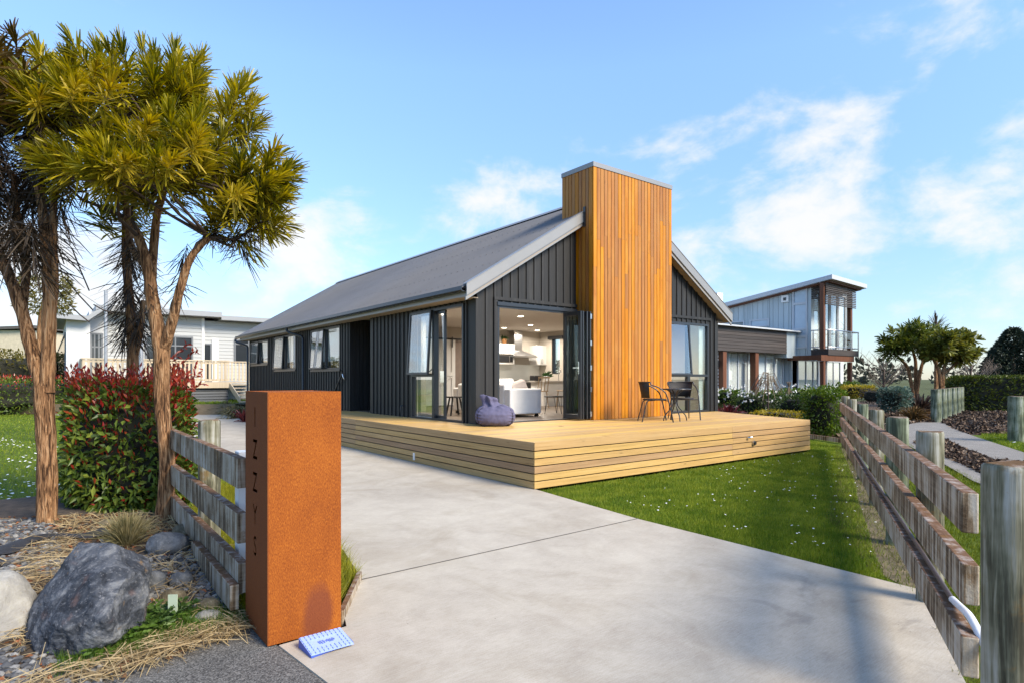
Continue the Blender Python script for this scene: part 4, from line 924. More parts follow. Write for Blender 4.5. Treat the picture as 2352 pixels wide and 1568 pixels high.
# far right fence
f2 = G(2335, 1013); fence_2 = thing('rail_fence', (f2.x, f2.y, 0), 'green timber post and rail fence across the path at the right edge', 'fence')
mb = MB(); roundpost(mb, 0, 0, .165, 1.02); mb.build('post', POSTG, fence_2, True)
mb = MB(); roundpost(mb, 2.6, -2.2, .13, 1.0); mb.build('post', POSTG, fence_2, True)
for z in (.82, .50, .2): MB().bar((.16, -.10, z), (4.2, -3.5, z), .05, .18).build('rail', RAILM, fence_2, True)
MB().tube([(.14, -.25, 0), (.17, -.2, .25)], .03, 8).build('brace', WHITE, fence_2, True)
# bollards
BN = ['nearest of the seven', 'second nearest of the seven', 'third nearest of the seven', 'middle one of the seven', 'third farthest of the seven', 'second farthest of the seven', 'farthest of the seven']
for i, ((x, y), nm_) in enumerate(zip([(23.22, 7.32), (24.99, 7.7), (26.4, 7.98), (27.9, 8.26), (29.4, 8.55), (31.0, 8.9), (32.8, 9.3)], BN)):
    mb = MB(); roundpost(mb, 0, 0, .15, 1.07, n=14); o = mb.build('bollard', POSTG, None, True); o.location = (x, y, 0)
    tag(o, 'round green timber bollard in front of the clipped hedge, ' + nm_, 'bollard', 'timber bollards beside the path')
# ---------------------------------------------------------------- white house far left
WX = lambda x: x * .23445 + 367.5
WY = lambda y: y * .23445 + 643.1
BOARDW = Mat('white_weatherboard', .6); wv = BOARDW.n('ShaderNodeTexWave', wave_type='BANDS', bands_direction='Z', wave_profile='SAW'); BOARDW.l(BOARDW.map((1, 1, 1)), wv.inputs[0]); wv.inputs['Scale'].default_value = .315 * 5.2
BOARDW.color((.52, .53, .52)); BOARDW.bump(wv.outputs[0], 1.0, .05)
PAINTW = plain('white_plaster', (.60, .60, .59), .7, .03, 1)
def weatherwall(mb, x0, x1, y, z0, z1, h=.17):
    """real lapped boards facing -Y"""
    z = z0
    while z < z1 - .01:
        t = min(z + h, z1); mb.add([(x0, y - .028, z), (x1, y - .028, z), (x1, y - .004, t), (x0, y - .004, t), (x0, y, z), (x1, y, z)], [(0, 1, 2, 3), (4, 5, 1, 0)]); z = t
YB = at(524.6, 828, 27.6).y                         # front of its deck
YW_ = YB + 2.6
wh = thing('white_house', (at(400, 800, 30).x, YW_, .36), 'single storey white weatherboard house with a timber deck at the far left', 'house')
def WO(px, py, y=None): return onY(px, py, YW_ if y is None else y)
FL = 1.27
DARKG = plain('dark_window_glass', (.03, .035, .04), .08, .1, 1, spec=.8)
xa, xb, xc = WO(243, 0).x, WO(463, 0).x, WO(700, 0).x
zA = WO(420, 728).z; zB = WO(560, 741).z
mb = MB(); weatherwall(mb, xa, xb, YW_, .4, zA); weatherwall(mb, xb + .12, xc, YW_ + .12, .4, zB); mb.box(xa, xb, YW_ + .001, YW_ + 7, .4, zA); mb.box(xb + .001, xc, YW_ + .13, YW_ + 7, .4, zB)
mb.build('wall', BOARDW.m, wh)
mb = MB(); mb.box(xb, xb + .12, YW_ - .05, YW_ + .1, .4, zA); mb.build('corner_board', WHITE, wh)
GREYR = plain('pale_grey_roof', (.30, .31, .32), .5, .05, 2)
mb = MB(); mb.box(xa - .4, xb + .75, YW_ - .75, YW_ + 7.4, zA + .02, zA + .26); mb.box(xb + .76, xc, YW_ - .6, YW_ + 7.4, zB + .02, zB + .23)
mb.build('roof', GREYR, wh)
# projecting left wing with a kinked roof
YV = YW_ - 1.0; v0, v1 = onY(152, 0, YV).x, onY(207, 0, YV).x; zV = onY(180, 735, YV).z
mb = MB(); mb.box(v0, v1, YV, YV + 6, .4, zV - .02); mb.box(v1, xa - .001, YV + .8, YV + 6, .4, zA); mb.build('wing', PAINTW, wh)
mb = MB(); mb.extr([(v0 - .5, YV - .5, zV + .0), (v1 - .1, YV - .5, zV - .05), (xa + .2, YV - .5, zA + .28), (xa + .2, YV - .5, zA + .5), (v1 - .1, YV - .5, zV + .15), (v0 - .5, YV - .5, zV + .2)], (0, 7, 0)); mb.build('roof', GREYR, wh)
def win_y(par, x0, x1, z0, z1, y, mull=(), trans=(), m=None, fm=None, curtain=None):
    fm = fm or WINW; mb = MB(); P_ = Pl('Y', y); frame(mb, P_, x0, x1, z0, z1, .07, -.05, .05)
    for u in mull: pbox(mb, P_, u - .03, u + .03, -.04, .045, z0 + .07, z1 - .07)
    for z in trans: pbox(mb, P_, x0 + .07, x1 - .07, -.04, .043, z - .03, z + .03)
    f = mb.build('window', fm, par); pbox(MB(), P_, x0 + .06, x1 - .06, .004, .010, z0 + .06, z1 - .06).build('pane', m or DARKG, f)
    return f
WINW = plain('grey_window_frame', (.16, .17, .18), .4, .05, 2)
a, b = WO(333, 0).x, WO(443, 0).x; z1_ = WO(400, 772).z; win_y(wh, a, b, FL, z1_, YW_ - .03, [a + (b - a) * .62], [z1_ - .45])
a, b = WO(538.6, 0).x, WO(574, 0).x; win_y(wh, a, b, WO(550, 832).z, WO(550, 779).z, YW_ + .09, [], [WO(550, 790).z])
a, b = WO(466, 0).x, WO(487, 0).x; win_y(wh, a, b, FL, WO(470, 788).z, YW_ + .09)
a, b = WO(487.5, 0).x, WO(502, 0).x; MB().box(a, b, YW_ + .05, YW_ + .119, FL, WO(490, 778).z).build('door_surround', WHITE, wh)
a, b = onY(207, 0, YV + .8).x, onY(237, 0, YV + .8).x; z0_, z1_ = FL, onY(220, 765, YV + .8).z; win_y(wh, a, b, z0_, z1_, YV + .77, [a + (b - a) / 3, a + (b - a) * 2 / 3], [z1_ - .6])
# west face of the wing, with its window
WL = Pl('X', v0); z1_ = onX(140, 790, v0).z; y0_, y1_ = onX(151, 0, v0).y, onX(129, 0, v0).y; mb = MB(); frame(mb, WL, y0_ + .1, y1_, FL, z1_, .07, -.02, .04); f = mb.build('window', WINW, wh); pbox(MB(), WL, y0_ + .15, y1_ - .05, .004, .01, FL + .05, z1_ - .05).build('pane', DARKG, f)
# deck, balustrade, skirt, stairs
PALEP = wood('pale_treated_pine', [(.25, (.42, .33, .22)), (.6, (.56, .46, .33)), (.85, (.63, .55, .42))], axis=2, fine=30, isl=.25, rough=.75, knots=False)
wd = thing('raised_deck', (onY(400, 0, YB).x, YB, .36), 'raised timber deck with picket balustrade and stairs on the white house', 'deck')
xl, xr = onY(189, 0, YB).x, onY(524.6, 0, YB).x; xq = onY(531, 0, YB).x
mb = MB(); mb.box(xl, xq + 1.4, YB, YW_ - .06, FL - .04, FL); mb.box(xl, xq, YB - .03, YB - .001, FL - .26, FL - .002); mb.build('decking', PALEP, wd)
SKM = plain('dark_grey_skirting', (.055, .062, .072), .6, .1, 3)
mb = MB(); z = .38
while z < FL - .30: mb.add([(xl, YB + .10, z), (xq - .1, YB + .10, z), (xq - .1, YB + .13, z + .10), (xl, YB + .13, z + .10), (xl, YB + .16, z), (xq - .1, YB + .16, z)], [(0, 1, 2, 3), (5, 1, 0, 4)]); z += .125
mb.box(xl, xq - .1, YB + .165, YB + .2, .36, FL - .05); mb.build('skirting', SKM, wd)
mb = MB(); x = xl
for i in range(int((xr - xl) / .165) + 1): mb.box(x, x + .085, YB + .01, YB + .035, FL - .06 + .10, FL + .93); x += .165
mb.build('pickets', PALEP, wd)
mb = MB(); mb.box(xl, xr + .04, YB - .02, YB + .08, FL + .931, FL + .985); mb.box(xl, xr, YB + .036, YB + .075, FL + .05, FL + .14); mb.box(xl, xr, YB + .036, YB + .075, FL + .82, FL + .90)
mb.box(xl - .03, xl + .005, YB + .02, YW_ + 2, FL + .931, FL + .985)
mb.build('handrail', PALEP, wd)
mb = MB(); y = YB + .1
while y < YW_ - .1: mb.box(xl - .03, xl, y, y + .14, FL - .2, FL + .93); y += .16
mb.build('side_boards', PALEP, wd)
sx0, sx1 = xr + .05, xr + 1.45; mb = MB(); nst = 6
for k in range(nst): z = FL - (k + 1) * (FL - .40) / (nst + .0); yy = YB - k * .30; mb.box(sx0 + .05, sx1 - .06, yy - .29, yy - .005, z + .0, z + .045)
mb.build('stair_treads', PALEP, wd)
for sx in (sx0, sx1 - .05):
    mb = MB(); mb.extr([(sx, YB, FL - .02), (sx, YB, FL - .30), (sx, YB - nst * .3 + .15, .40), (sx, YB - nst * .3, .40), (sx, YB - nst * .3, .62)], (.045, 0, 0)); mb.build('stringer', PALEP, wd)
mb = MB(); y2 = YB - nst * .30
mb.bar((sx1, YB, FL + .95), (sx1, y2, .40 + .98), .09, .05); mb.build('stair_handrail', PALEP, wd); mb = MB()
for k in range(11):
    t = k / 10; y = YB + (y2 - YB) * t; zb_ = FL + (.40 - FL) * t; mb.box(sx1 - .02, sx1 + .01, y - .04, y + .04, zb_ + .02, zb_ + .93)
mb.build('stair_pickets', PALEP, wd); MB().box(sx1 - .05, sx1 + .05, y2 - .09, y2, .36, 1.42).build('newel_post', PALEP, wd); mb = MB(); x = sx0 + .05
while x < sx1: mb.box(x, x + .07, YB + 1.3, YB + 1.33, FL + .05, FL + .93); x += .16
mb.box(sx0, sx1, YB + 1.28, YB + 1.36, FL + .93, FL + .98)
mb.build('landing_rail', PALEP, wd)
# timber edge of the terrace
mb = MB(); mb.bar((-9, 35.4, .20), (-1.15, 32.15, .20), .06, .42); mb.bar((-1.1, 32.1, .20), (3.1, 27.25, .20), .06, .42); mb.bar((3.1, 27.25, .20), (6.0, 26.1, .20), .06, .42)
tag(mb.build('timber_edging', wood('edging_timber', [(.3, (.12, .085, .05)), (.7, (.24, .18, .11))], axis=0, fine=20, knots=False)), 'low timber retaining edge at the far end of the driveway', 'edging')
# cream shed behind
p = at(40, 800, 46); mb = MB(); sh = thing('cream_building', (p.x, p.y, 0), 'cream building with a flat dark roof at the far left edge', 'building')
zt = EYE + (870 - 765) / F * 46; mb.obox(p + UP * (zt / 2 - EYE * 0 - p.z), RT * 3.2, FW * 2.5, UP * zt / 2); mb.build('wall', plain('cream_wall', (.58, .50, .36), .8), sh)
mb = MB(); mb.obox(Vector((p.x, p.y, zt + .12)), RT * 3.5 + UP * .12, FW * 2.8, UP * .1); mb.build('roof', plain('dark_roof_edge', (.10, .09, .08), .6), sh)
PG = plain('galvanised_pole', (.34, .36, .39), .5, .1, 4, metal=.4)
q = ground(243, 24); MB_ = MB().tube([(q.x, q.y, 0), (q.x, q.y, EYE + (870 - 668) / F * 24)], .06, 12); tag(MB_.build('utility_pole', PG), 'slim grey pole rising above the white house roof', 'pole')
q = ground(324, 24.5); tag(MB().tube([(q.x, q.y, 0), (q.x, q.y, EYE + (870 - 745) / F * 24.5)], .085, 12).build('utility_pole', PG), 'thicker grey pole partly behind the middle tree trunk', 'pole')
q1 = at(135, 640, 22); q2 = at(243, 712, 24); tag(MB().tube([q1 + (q1 - q2) * 3, q1, q2], .008, 5).build('overhead_wire', BLACKM), 'thin overhead wire sloping down to the slim grey pole', 'wire')

# ---------------------------------------------------------------- two storey neighbour at the right
NX = lambda x: x / 3.657 + 1592.5
NY = lambda y: y / 3.657 + 612.5
bc = at(1902.8, 870, 31); XT, YF = bc.x, bc.y         # left face plane, balcony front
nb = thing('two_storey_house', (XT, YF, 0), 'blue grey two storey house with a flat sloping roof and corner balcony', 'house')
NBLUE = wood('blue_grey_boards', [(.3, (.38, .44, .455)), (.7, (.47, .53, .545))], axis=2, fine=20, isl=.12, rough=.6, bump=.1, knots=False)
RUST = wood('red_brown_posts', [(.3, (.085, .03, .013)), (.7, (.165, .062, .028))], axis=2, fine=20, isl=.15, knots=False)
DKS = wood('charred_slats', [(.3, (.03, .025, .023)), (.7, (.085, .07, .062))], axis=0, fine=20, isl=.5, knots=False)
NW = plain('pale_fascia', (.48, .50, .52), .5, .04, 2)
def nX(x, y): return onX(NX(x), NY(y), XT)
yw1 = nX(990, 0).y; yl = nX(825, 0).y; yfar = nX(235, 0).y
zb = onY(NX(1140), NY(690), YF).z; xr = onY(NX(1390), 0, YF).x
ztop = lambda y: (nX(280, 310).z * 1.0) if False else z_f + (y - yw1) * k_
z_f = nX(990, 150).z; z_b = nX(275, 335).z; k_ = (z_b - z_f) / (nX(275, 0).y - yw1)
TW = Pl('X', XT); boards_ops = [(nX(960, 0).y, nX(835, 0).y, nX(900, 685).z, nX(900, 192).z), (nX(640, 0).y, nX(475, 0).y, nX(560, 505).z, nX(560, 440).z), (nX(432, 0).y, nX(312, 0).y, nX(400, 520).z, nX(400, 455).z), (yw1 - 1, yl, -1, zb - .302)]
mb = MB(); boards(mb, TW, yw1, yfar, 0, ztop, boards_ops, pitch=.3, thick=.12, gap=.02); mb.box(XT + .13, xr - 1.0, yl + .02, yfar, 0, 3.4); mb.build('side_wall', NBLUE, nb)
for i, (u0, u1, w0, w1) in enumerate(boards_ops[:3]):
    mb = MB(); frame(mb, TW, u0, u1, w0, w1, .08, -.05, .05)
    if i == 0:
        for zz in (nX(900, 310).z, nX(900, 525).z, nX(900, 585).z): pbox(mb, TW, u0 + .08, u1 - .08, -.04, .045, zz - .06, zz + .06)
    f = mb.build('window', NW, nb); pbox(MB(), TW, u0 + .05, u1 - .05, -.02, -.01, w0 + .05, w1 - .05).build('pane', plain('blue_grey_pane', (.38, .46, .54) if i < 2 else (.10, .13, .16), .12, .08, 2, spec=.8), f)
p = nX(777, 272); MB().box(p.x - .12, p.x, p.y - .2, p.y + .2, p.z - .18, p.z + .18).build('wall_light', WHITE, nb); MB().box(p.x - .135, p.x - .121, p.y - .08, p.y + .08, p.z - .1, p.z + .06).build('lamp_hood', BLACKM, nb)
# roof
yr = nX(1165, 65).y if False else YF - .4; XL = XT - .45
kr = (onX(NX(240), NY(310), XL).z - onX(NX(1165), NY(65), XL).z) / (onX(NX(240), 0, XL).y - onX(NX(1165), 0, XL).y); yf_ = onX(NX(1165), 0, XL).y; zf_ = onX(NX(1165), NY(65), XL).z
xrr = onY(NX(1460), 0, yf_).x; yb_ = onX(NX(225), 0, XL).y + 4; zr_ = onY(NX(1460), NY(150), yf_).z
def RZ(x, y): return zf_ + kr * (y - yf_) + (zr_ - zf_) * (x - XL) / (xrr - XL)
c4 = [(XL, yf_), (xrr, yf_), (xrr, yb_), (XL, yb_)]
mb = MB(); mb.add([(x, y, RZ(x, y)) for x, y in c4] + [(x, y, RZ(x, y) - .22) for x, y in c4], [(0, 1, 2, 3), (7, 6, 5, 4), (0, 4, 5, 1), (1, 5, 6, 2), (2, 6, 7, 3), (3, 7, 4, 0)]); rf = mb.build('roof', NW, nb)
mb = MB(); c5 = [(XL + .2, yf_ + .2), (xrr - .2, yf_ + .2), (xrr - .2, yb_ - .2), (XL + .2, yb_ - .2)]; mb.add([(x, y, RZ(x, y) - .225) for x, y in c5] + [(x, y, RZ(x, y) - .30) for x, y in c5], [(0, 1, 2, 3), (7, 6, 5, 4), (0, 4, 5, 1), (1, 5, 6, 2), (2, 6, 7, 3), (3, 7, 4, 0)]); mb.build('eaves', RUST, rf)
# upper front: glazed wall behind the balcony
xw1 = onY(NX(1300), 0, yw1).x
mb = MB(); mb.box(XT + .001, XT + .25, yw1 + .001, yw1 + .2, zb, z_f); mb.box(XT + .25, xw1, yw1 + .15, yw1 + .2, zb, z_f - .1); mb.box(xw1 - .2, xw1, yw1, yw1 + 4, zb, z_f - .1); mb.build('front_wall', NBLUE, nb)
for k in range(4):
    a = XT + .25 + k * (xw1 - XT - .45) / 4; b = a + (xw1 - XT - .45) / 4 - .05; f = win_y(nb, a, b, zb + .1, z_f - .3, yw1 + .05, fm=NW, m=GLASS)
    MB().box(a + .1, b - .1, yw1 + .1, yw1 + .14, zb + .1, z_f - .35).build('curtain', CURTAIN, f)
mb = MB(); mb.box(XT - .0, xr, YF, yw1, zb - .30, zb); mb.build('balcony_floor', DKS, nb)
pu = [onY(NX(1093), 0, YF + .1).x, onY(NX(1320), 0, YF + .1).x]
for x in pu:
    MB().box(x - .10, x + .10, YF + .04, YF + .24, zb + .001, RZ(x, YF) - .31).build('post', RUST, nb); MB().box(x - .10, x + .10, YF + .045, YF + .235, 0, zb - .62).build('post', RUST, nb)
mb = MB(); mb.box(pu[0] - .35, pu[1] + .3, YF + .04, YF + .24, zb - .60, zb - .305); mb.box(pu[0] - .1, pu[0] + .1, YF + .25, yl, zb - .55, zb - .306); mb.build('beam', RUST, nb)
zs1 = onY(NX(1100), NY(140), YF).z; zs0 = onY(NX(1100), NY(310), YF).z; mb = MB(); n = 12
for k in range(n):
    z = zs0 + (zs1 - zs0) * k / (n - 1); mb.box(pu[0] + .0, pu[1] + .35, YF - .04, YF - .005, z - .03, z + .03)
    if k > 3: mb.box(XT + .02, XT + .06, YF + .3, YF + 1.3, z - .03, z + .03)
mb.build('slat_screen', DKS, nb)
mb = MB(); rz = zb + .98; mb.tube([(XT, yw1, rz), (XT, YF + .02, rz), (xr, YF + .02, rz), (xr, yw1, rz)], .035, 6); mb.tube([(XT, yw1, zb + .12), (XT, YF + .02, zb + .12), (xr, YF + .02, zb + .12), (xr, yw1, zb + .12)], .025, 6)
for i in range(5): x = XT + (xr - XT) * i / 4; mb.box(x - .025, x + .025, YF, YF + .05, zb, rz)
for yy in (YF + (yw1 - YF) * .45, yw1 - .1): mb.box(XT - .02, XT + .03, yy - .02, yy + .02, zb, rz)
ba = mb.build('balustrade', STEEL, nb); MB().box(XT + .05, xr - .05, YF + .02, YF + .032, zb + .16, rz - .06).build('glass_panel', glass('balcony_glass', (.97, .98, .98), .4, .02), ba)
# lower storey front
xe = onY(NX(1265), 0, yl).x; zl1 = zb - .32
mb = MB(); mb.box(XT + .121, xe, yl + .02, yl + .2, 0, zl1); mb.build('lower_wall', plain('pale_grey_wall', (.60, .61, .61), .7), nb)
for (a, b) in ((872, 1045), (1115, 1232)):
    u0, u1 = onY(NX(a), 0, yl).x, onY(NX(b), 0, yl).x; f = win_y(nb, u0, u1, .45, zl1 - .15, yl, [u0 + (u1 - u0) * q for q in ((.4, .75) if a < 1000 else (.5,))], [.9] if a < 1000 else [], fm=NW, m=GLASS)
    MB().box(u0 + .1, u1 - .1, yl + .012, yl + .018, .4, zl1 - .2).build('curtain', CURTAIN, f)
# low wing with dark slatted band
yg = yl - .3; g0, g1, g2 = onY(NX(120), 0, yg).x, onY(NX(785), 0, yg).x, XT - .02
zg1 = onY(NX(500), NY(515), yg).z; zg0 = onY(NX(250), NY(500), yg).z; zgb = onY(NX(300), NY(705), yg).z
mb = MB(); z = zgb
while z < zg0 - .05: mb.box(g0, g1, yg, yg + .05, z, z + .135); z += .15
mb.box(g0, g1, yg + .051, yg + .12, zgb, zg0); mb.build('slat_band', DKS, nb)
zr1 = onY(NX(190), NY(480), yg).z; mb = MB(); mb.box(g0, g2 + .0, yg - .25, yg + 6, zg0 + .01, zr1); mb.build('wing_roof', NW, nb)
mb = MB(); yi = yg + .75; mb.box(g0, XT - .01, yi, yi + .15, 0, zgb + .2); mb.box(g1 + .02, XT - .01, yg + .02, yi, zgb - .2, zg0 - .02); mb.build('wing_wall', NBLUE, nb)
for (a, b) in ((285, 510), (600, 800)):
    u0, u1 = onY(NX(a), 0, yi).x, onY(NX(b), 0, yi).x; f = win_y(nb, u0, u1, .35, zgb + .05, yi - .03, [u0 + (u1 - u0) * q for q in (.36, .72)], fm=NW, m=GLASS)
    mb = MB(); n = 60; vs = []
    for i in range(n + 1): x = u0 + .1 + (u1 - u0 - .2) * i / n; yy = yi - .012 + .006 * math.sin(i * 1.3); vs += [(x, yy, .35), (x, yy, zgb)]
    mb.add(vs, [(2*i, 2*i+2, 2*i+3, 2*i+1) for i in range(n)], True); mb.build('curtain', CURTAIN, f)
for x in (259, 530): u = onY(NX(x), 0, yg + .1).x; MB().box(u - .15, u + .15, yg + .06, yg + .36, 0, zgb - .002).build('post', RUST, nb)
mb = MB(); u0, u1 = onY(NX(188), 0, yg + .3).x, onY(NX(234), 0, yg + .3).x; z = .5
while z < zgb - .1: mb.box(u0, u1, yg + .3, yg + .33, z, z + .10); z += .16
mb.build('white_slats', WHITE, nb)
p = onY(NX(207), NY(810), yg + .28); MB().box(p.x - .12, p.x + .12, yg + .25, yg + .295, p.z - .15, p.z + .15).build('meter_box', BLACKM, nb)
q = at(1645, 690, 40); MB().box(q.x - .3, q.x + .3, q.y - .3, q.y + .3, 3.0, EYE + (870 - 674) / F * 40).build('flue', WHITE, nb)
# ---------------------------------------------------------------- vegetation
BARK = Mat('furrowed_bark', .9, .15)
bz = BARK.noise(1.0, (48, 48, 4.6), 5, .6, 1.0); bw = BARK.noise(1.0, (3, 3, 1.2), 4, .6)
bcol = BARK.ramp(BARK.math('ADD', BARK.math('MULTIPLY', bz, .75), BARK.math('MULTIPLY', bw, .25)), [(.39, (.045, .024, .013)), (.46, (.17, .085, .04)), (.54, (.37, .20, .095)), (.66, (.50, .33, .19))])
BARK.color(bcol); BARK.bump(bz, 1.0, .03)
TWIG = plain('dark_twig', (.06, .04, .028), .9, .3, 8)
def knobbly(pts, rs, n=14, rough=.10, sub=10):
    """a limb with uneven, furrowed bark as real relief"""
    pts = [Vector(p) for p in pts]; P, Rr = [], []
    for i in range(len(pts) - 1):
        p0, p1, p2, p3 = pts[max(i-1, 0)], pts[i], pts[i+1], pts[min(i+2, len(pts)-1)]
        for k in range(sub):
            t = k / sub; P.append(.5 * ((2*p1) + (p2-p0)*t + (2*p0-5*p1+4*p2-p3)*t*t + (3*p1-p0-3*p2+p3)*t**3)); Rr.append(rs[i] + (rs[i+1] - rs[i]) * t)
    P.append(pts[-1]); Rr.append(rs[-1]); mb = MB(); mb.tube(P, Rr, n)
    k = 0; m = len(P)
    for i in range(m):
        for j in range(n):
            v = Vector(mb.v[i*n+j]); d = v - P[i]; f = noise.noise(Vector((v.x * 30, v.y * 30, v.z * 5))) * rough * 1.3 + noise.noise(v * 7) * rough
            mb.v[i*n+j] = tuple(P[i] + d * (1 + f))
    return mb, P, Rr
LANCE = leafmat('lancewood_leaf', [(.040, .055, .006), (.15, .155, .010), (.34, .29, .014), (.58, .44, .022)], .38, .32, .45)
LANCEY = leafmat('lancewood_sunlit_leaf', [(.22, .17, .012), (.42, .30, .018), (.58, .42, .03)], .38, .3, .45)
LANCED = leafmat('lancewood_old_leaf', [(.020, .014, .010), (.045, .030, .018), (.075, .048, .024)], .6, .12)
def tufts(tips, n, L, W, spread=(35, 105), axis_len=.20, droop=.12):
    gs = []
    for P0, A in tips:
        A = np.array(Vector(A).normalized()); o = np.cross(A, [.3, .5, .81]); o /= np.linalg.norm(o); q = np.cross(A, o)
        t = NR.uniform(0, 1, n); ph = np.arange(n) * 2.39996 + NR.normal(0, .2, n)
        th = np.radians(spread[1] + (spread[0] - spread[1]) * t ** .8 + NR.normal(0, 8, n))
        D = A * np.cos(th)[:, None] + (o * np.cos(ph)[:, None] + q * np.sin(ph)[:, None]) * np.sin(th)[:, None]
        P = np.array(P0) + A * ((t - .6) * axis_len)[:, None]
        gs.append(strap_geo(P, D, L * NR.uniform(.7, 1.12, n), W * NR.uniform(.8, 1.2, n), droop))
    return cat(*gs)
def hanging(segs, n, L, W, ang=(95, 150)):
    """stiff old leaves pointing down and out along a stem"""
    gs = []
    for a, b in segs:
        a, b = np.array(a), np.array(b); t = NR.uniform(0, 1, n); P = a + (b - a) * t[:, None]; ph = NR.uniform(0, 6.283, n); th = np.radians(NR.uniform(*ang, n))
        D = np.stack([np.cos(ph) * np.sin(th), np.sin(ph) * np.sin(th), np.cos(th)], 1); gs.append(strap_geo(P, D, L * NR.uniform(.55, 1.1, n), W, .12))
    return cat(*gs)
def crown_tips(centre, ax, n, fork, base=.0, inner=.55):
    """shoot tips spread over a squashed dome; pointing outwards and up"""
    out = []
    for i in range(n):
        while True:
            d = Vector((R.gauss(0, 1), R.gauss(0, 1), R.gauss(0, 1))).normalized()
            if d.z > -.45: break
        f = R.uniform(inner, 1.0) ** .6; p = Vector(centre) + Vector((d.x * ax[0], d.y * ax[1], d.z * ax[2])) * f
        a = (p - Vector(fork)).normalized() * .8 + d * .6 + UP * .35 + Vector((R.uniform(-.3, .3), R.uniform(-.3, .3), R.uniform(-.2, .2))); out.append((p, a))
    return out
def crownbranches(tips, roots, r0, par, mat, name='branch', k=.5):
    mb = MB()
    for p, a in tips:
        b = min(roots, key=lambda q: (Vector(q) - p).length + R.uniform(0, .4)); b = Vector(b); m = (b + p) / 2 + Vector((R.uniform(-.06, .06), R.uniform(-.06, .06), -.06)); mb.tube([b, m, p - Vector(a).normalized() * .12, p], [r0, r0 * .7, r0 * .5, r0 * .3], 6)
    return mb.build(name, mat, par)
def TP(px, py, dep): return at(px, py, dep)
# --- the large tree at 375 px
DB = 5.65
tb_ = thing('lancewood_tree', ground(375, DB, .05), 'large forked lancewood tree with yellow green crown nearest the rusty pillar', 'tree')
mb, P, _ = knobbly([TP(372, 1232, DB), TP(378, 1170, DB), TP(384, 1050, DB), TP(373, 930, DB), TP(372, 800, DB)], [.082, .074, .067, .064, .075], 16); mb.build('trunk', BARK.m, tb_)
fk = TP(372, 800, DB)
limbs = [[fk - UP * .06, TP(352, 700, DB), TP(340, 620, DB), TP(318, 545, DB), TP(290, 500, DB + .1)], [fk - UP * .06, TP(396, 740, DB - .05), TP(415, 660, DB - .08), TP(440, 590, DB - .1), TP(480, 545, DB - .1)],
         [TP(346, 650, DB), TP(352, 580, DB + .1), TP(360, 500, DB + .1), TP(380, 420, DB)], [TP(340, 620, DB), TP(300, 560, DB + .25), TP(292, 480, DB + .3), TP(270, 400, DB + .2)]]
for l_, r_ in zip(limbs, ([.07, .058, .05, .042, .035], [.052, .045, .038, .032, .026], [.045, .04, .035, .028], [.036, .032, .028, .022])): mb, _, _ = knobbly(l_, r_, 12); mb.build('limb', BARK.m, tb_)
roots = [l_[-1] for l_ in limbs] + [TP(440, 590, DB - .1), TP(318, 545, DB), TP(230, 380, DB), TP(400, 330, DB), TP(500, 430, DB), TP(560, 450, DB), TP(160, 300, DB), TP(330, 260, DB)]
tips = []
def dome(px, py, dep, rx, rz, n, inner=.45):
    c = TP(px, py, dep); s_ = dep / F
    return crown_tips(c, (rx * s_, rx * s_, rz * s_), n, TP(370, 560, DB), inner=inner)
for a in [(290, 235, DB, 165, 90, 44), (150, 255, DB - .3, 120, 85, 26), (400, 225, DB, 75, 80, 20), (440, 370, DB - .2, 140, 110, 40), (600, 440, DB - .1, 60, 90, 26), (225, 395, DB - .3, 110, 70, 26), (545, 280, DB, 32, 70, 9), (350, 420, DB - .5, 130, 60, 28), (100, 205, DB, 70, 60, 12), (560, 510, DB, 90, 45, 18)]: tips += dome(*a)
tips += [(TP(560, 215, DB), Vector((.3, -.1, 1))), (TP(640, 420, DB), RT + UP * .2), (TP(620, 530, DB), RT - UP * .3), (TP(560, 560, DB), RT * .8 - UP * .5), (TP(455, 160, DB), RT * .3 + UP), (TP(330, 135, DB), UP - RT * .1), (TP(400, 140, DB), UP + RT * .1), (TP(230, 135, DB), UP - RT * .2), (TP(160, 440, DB - .2), -RT * .7 - FW * .5 - UP * .1)]
for p_ in limbs: pass
crownbranches(tips, roots, .018, tb_, TWIG)
lim = lambda v: (v - EYEP)
def keep(ts): return ts
npmesh('crown', *tufts(tips, 78, .195, .0145, (12, 92), .25), LANCE, tb_)
lit = [(TP(x, y, DB - dd), RT * .55 - FW * .55 + UP * u) for x, y, dd, u in ((250, 210, .85, .2), (285, 380, .95, .1), (390, 380, .9, .15), (545, 450, .75, .0), (170, 210, .8, .3), (335, 300, .8, .3), (450, 330, .8, .35), (90, 230, .6, .2), (215, 180, .6, .4), (620, 360, .3, .3))]  # tufts turned to the sun, sunlight painted in as yellow leaf colour
npmesh('yellow_foliage', *tufts(lit, 60, .20, .016, (10, 85), .25), LANCEY, tb_)
hs = [(TP(430, 560, DB), TP(400, 680, DB)), (TP(318, 560, DB), TP(345, 700, DB)), (TP(540, 520, DB), TP(560, 590, DB)), (TP(300, 540, DB + .2), TP(300, 600, DB + .2)), (TP(480, 530, DB), TP(600, 540, DB))]
npmesh('old_leaves', *hanging(hs, 75, .27, .010), LANCED, tb_)
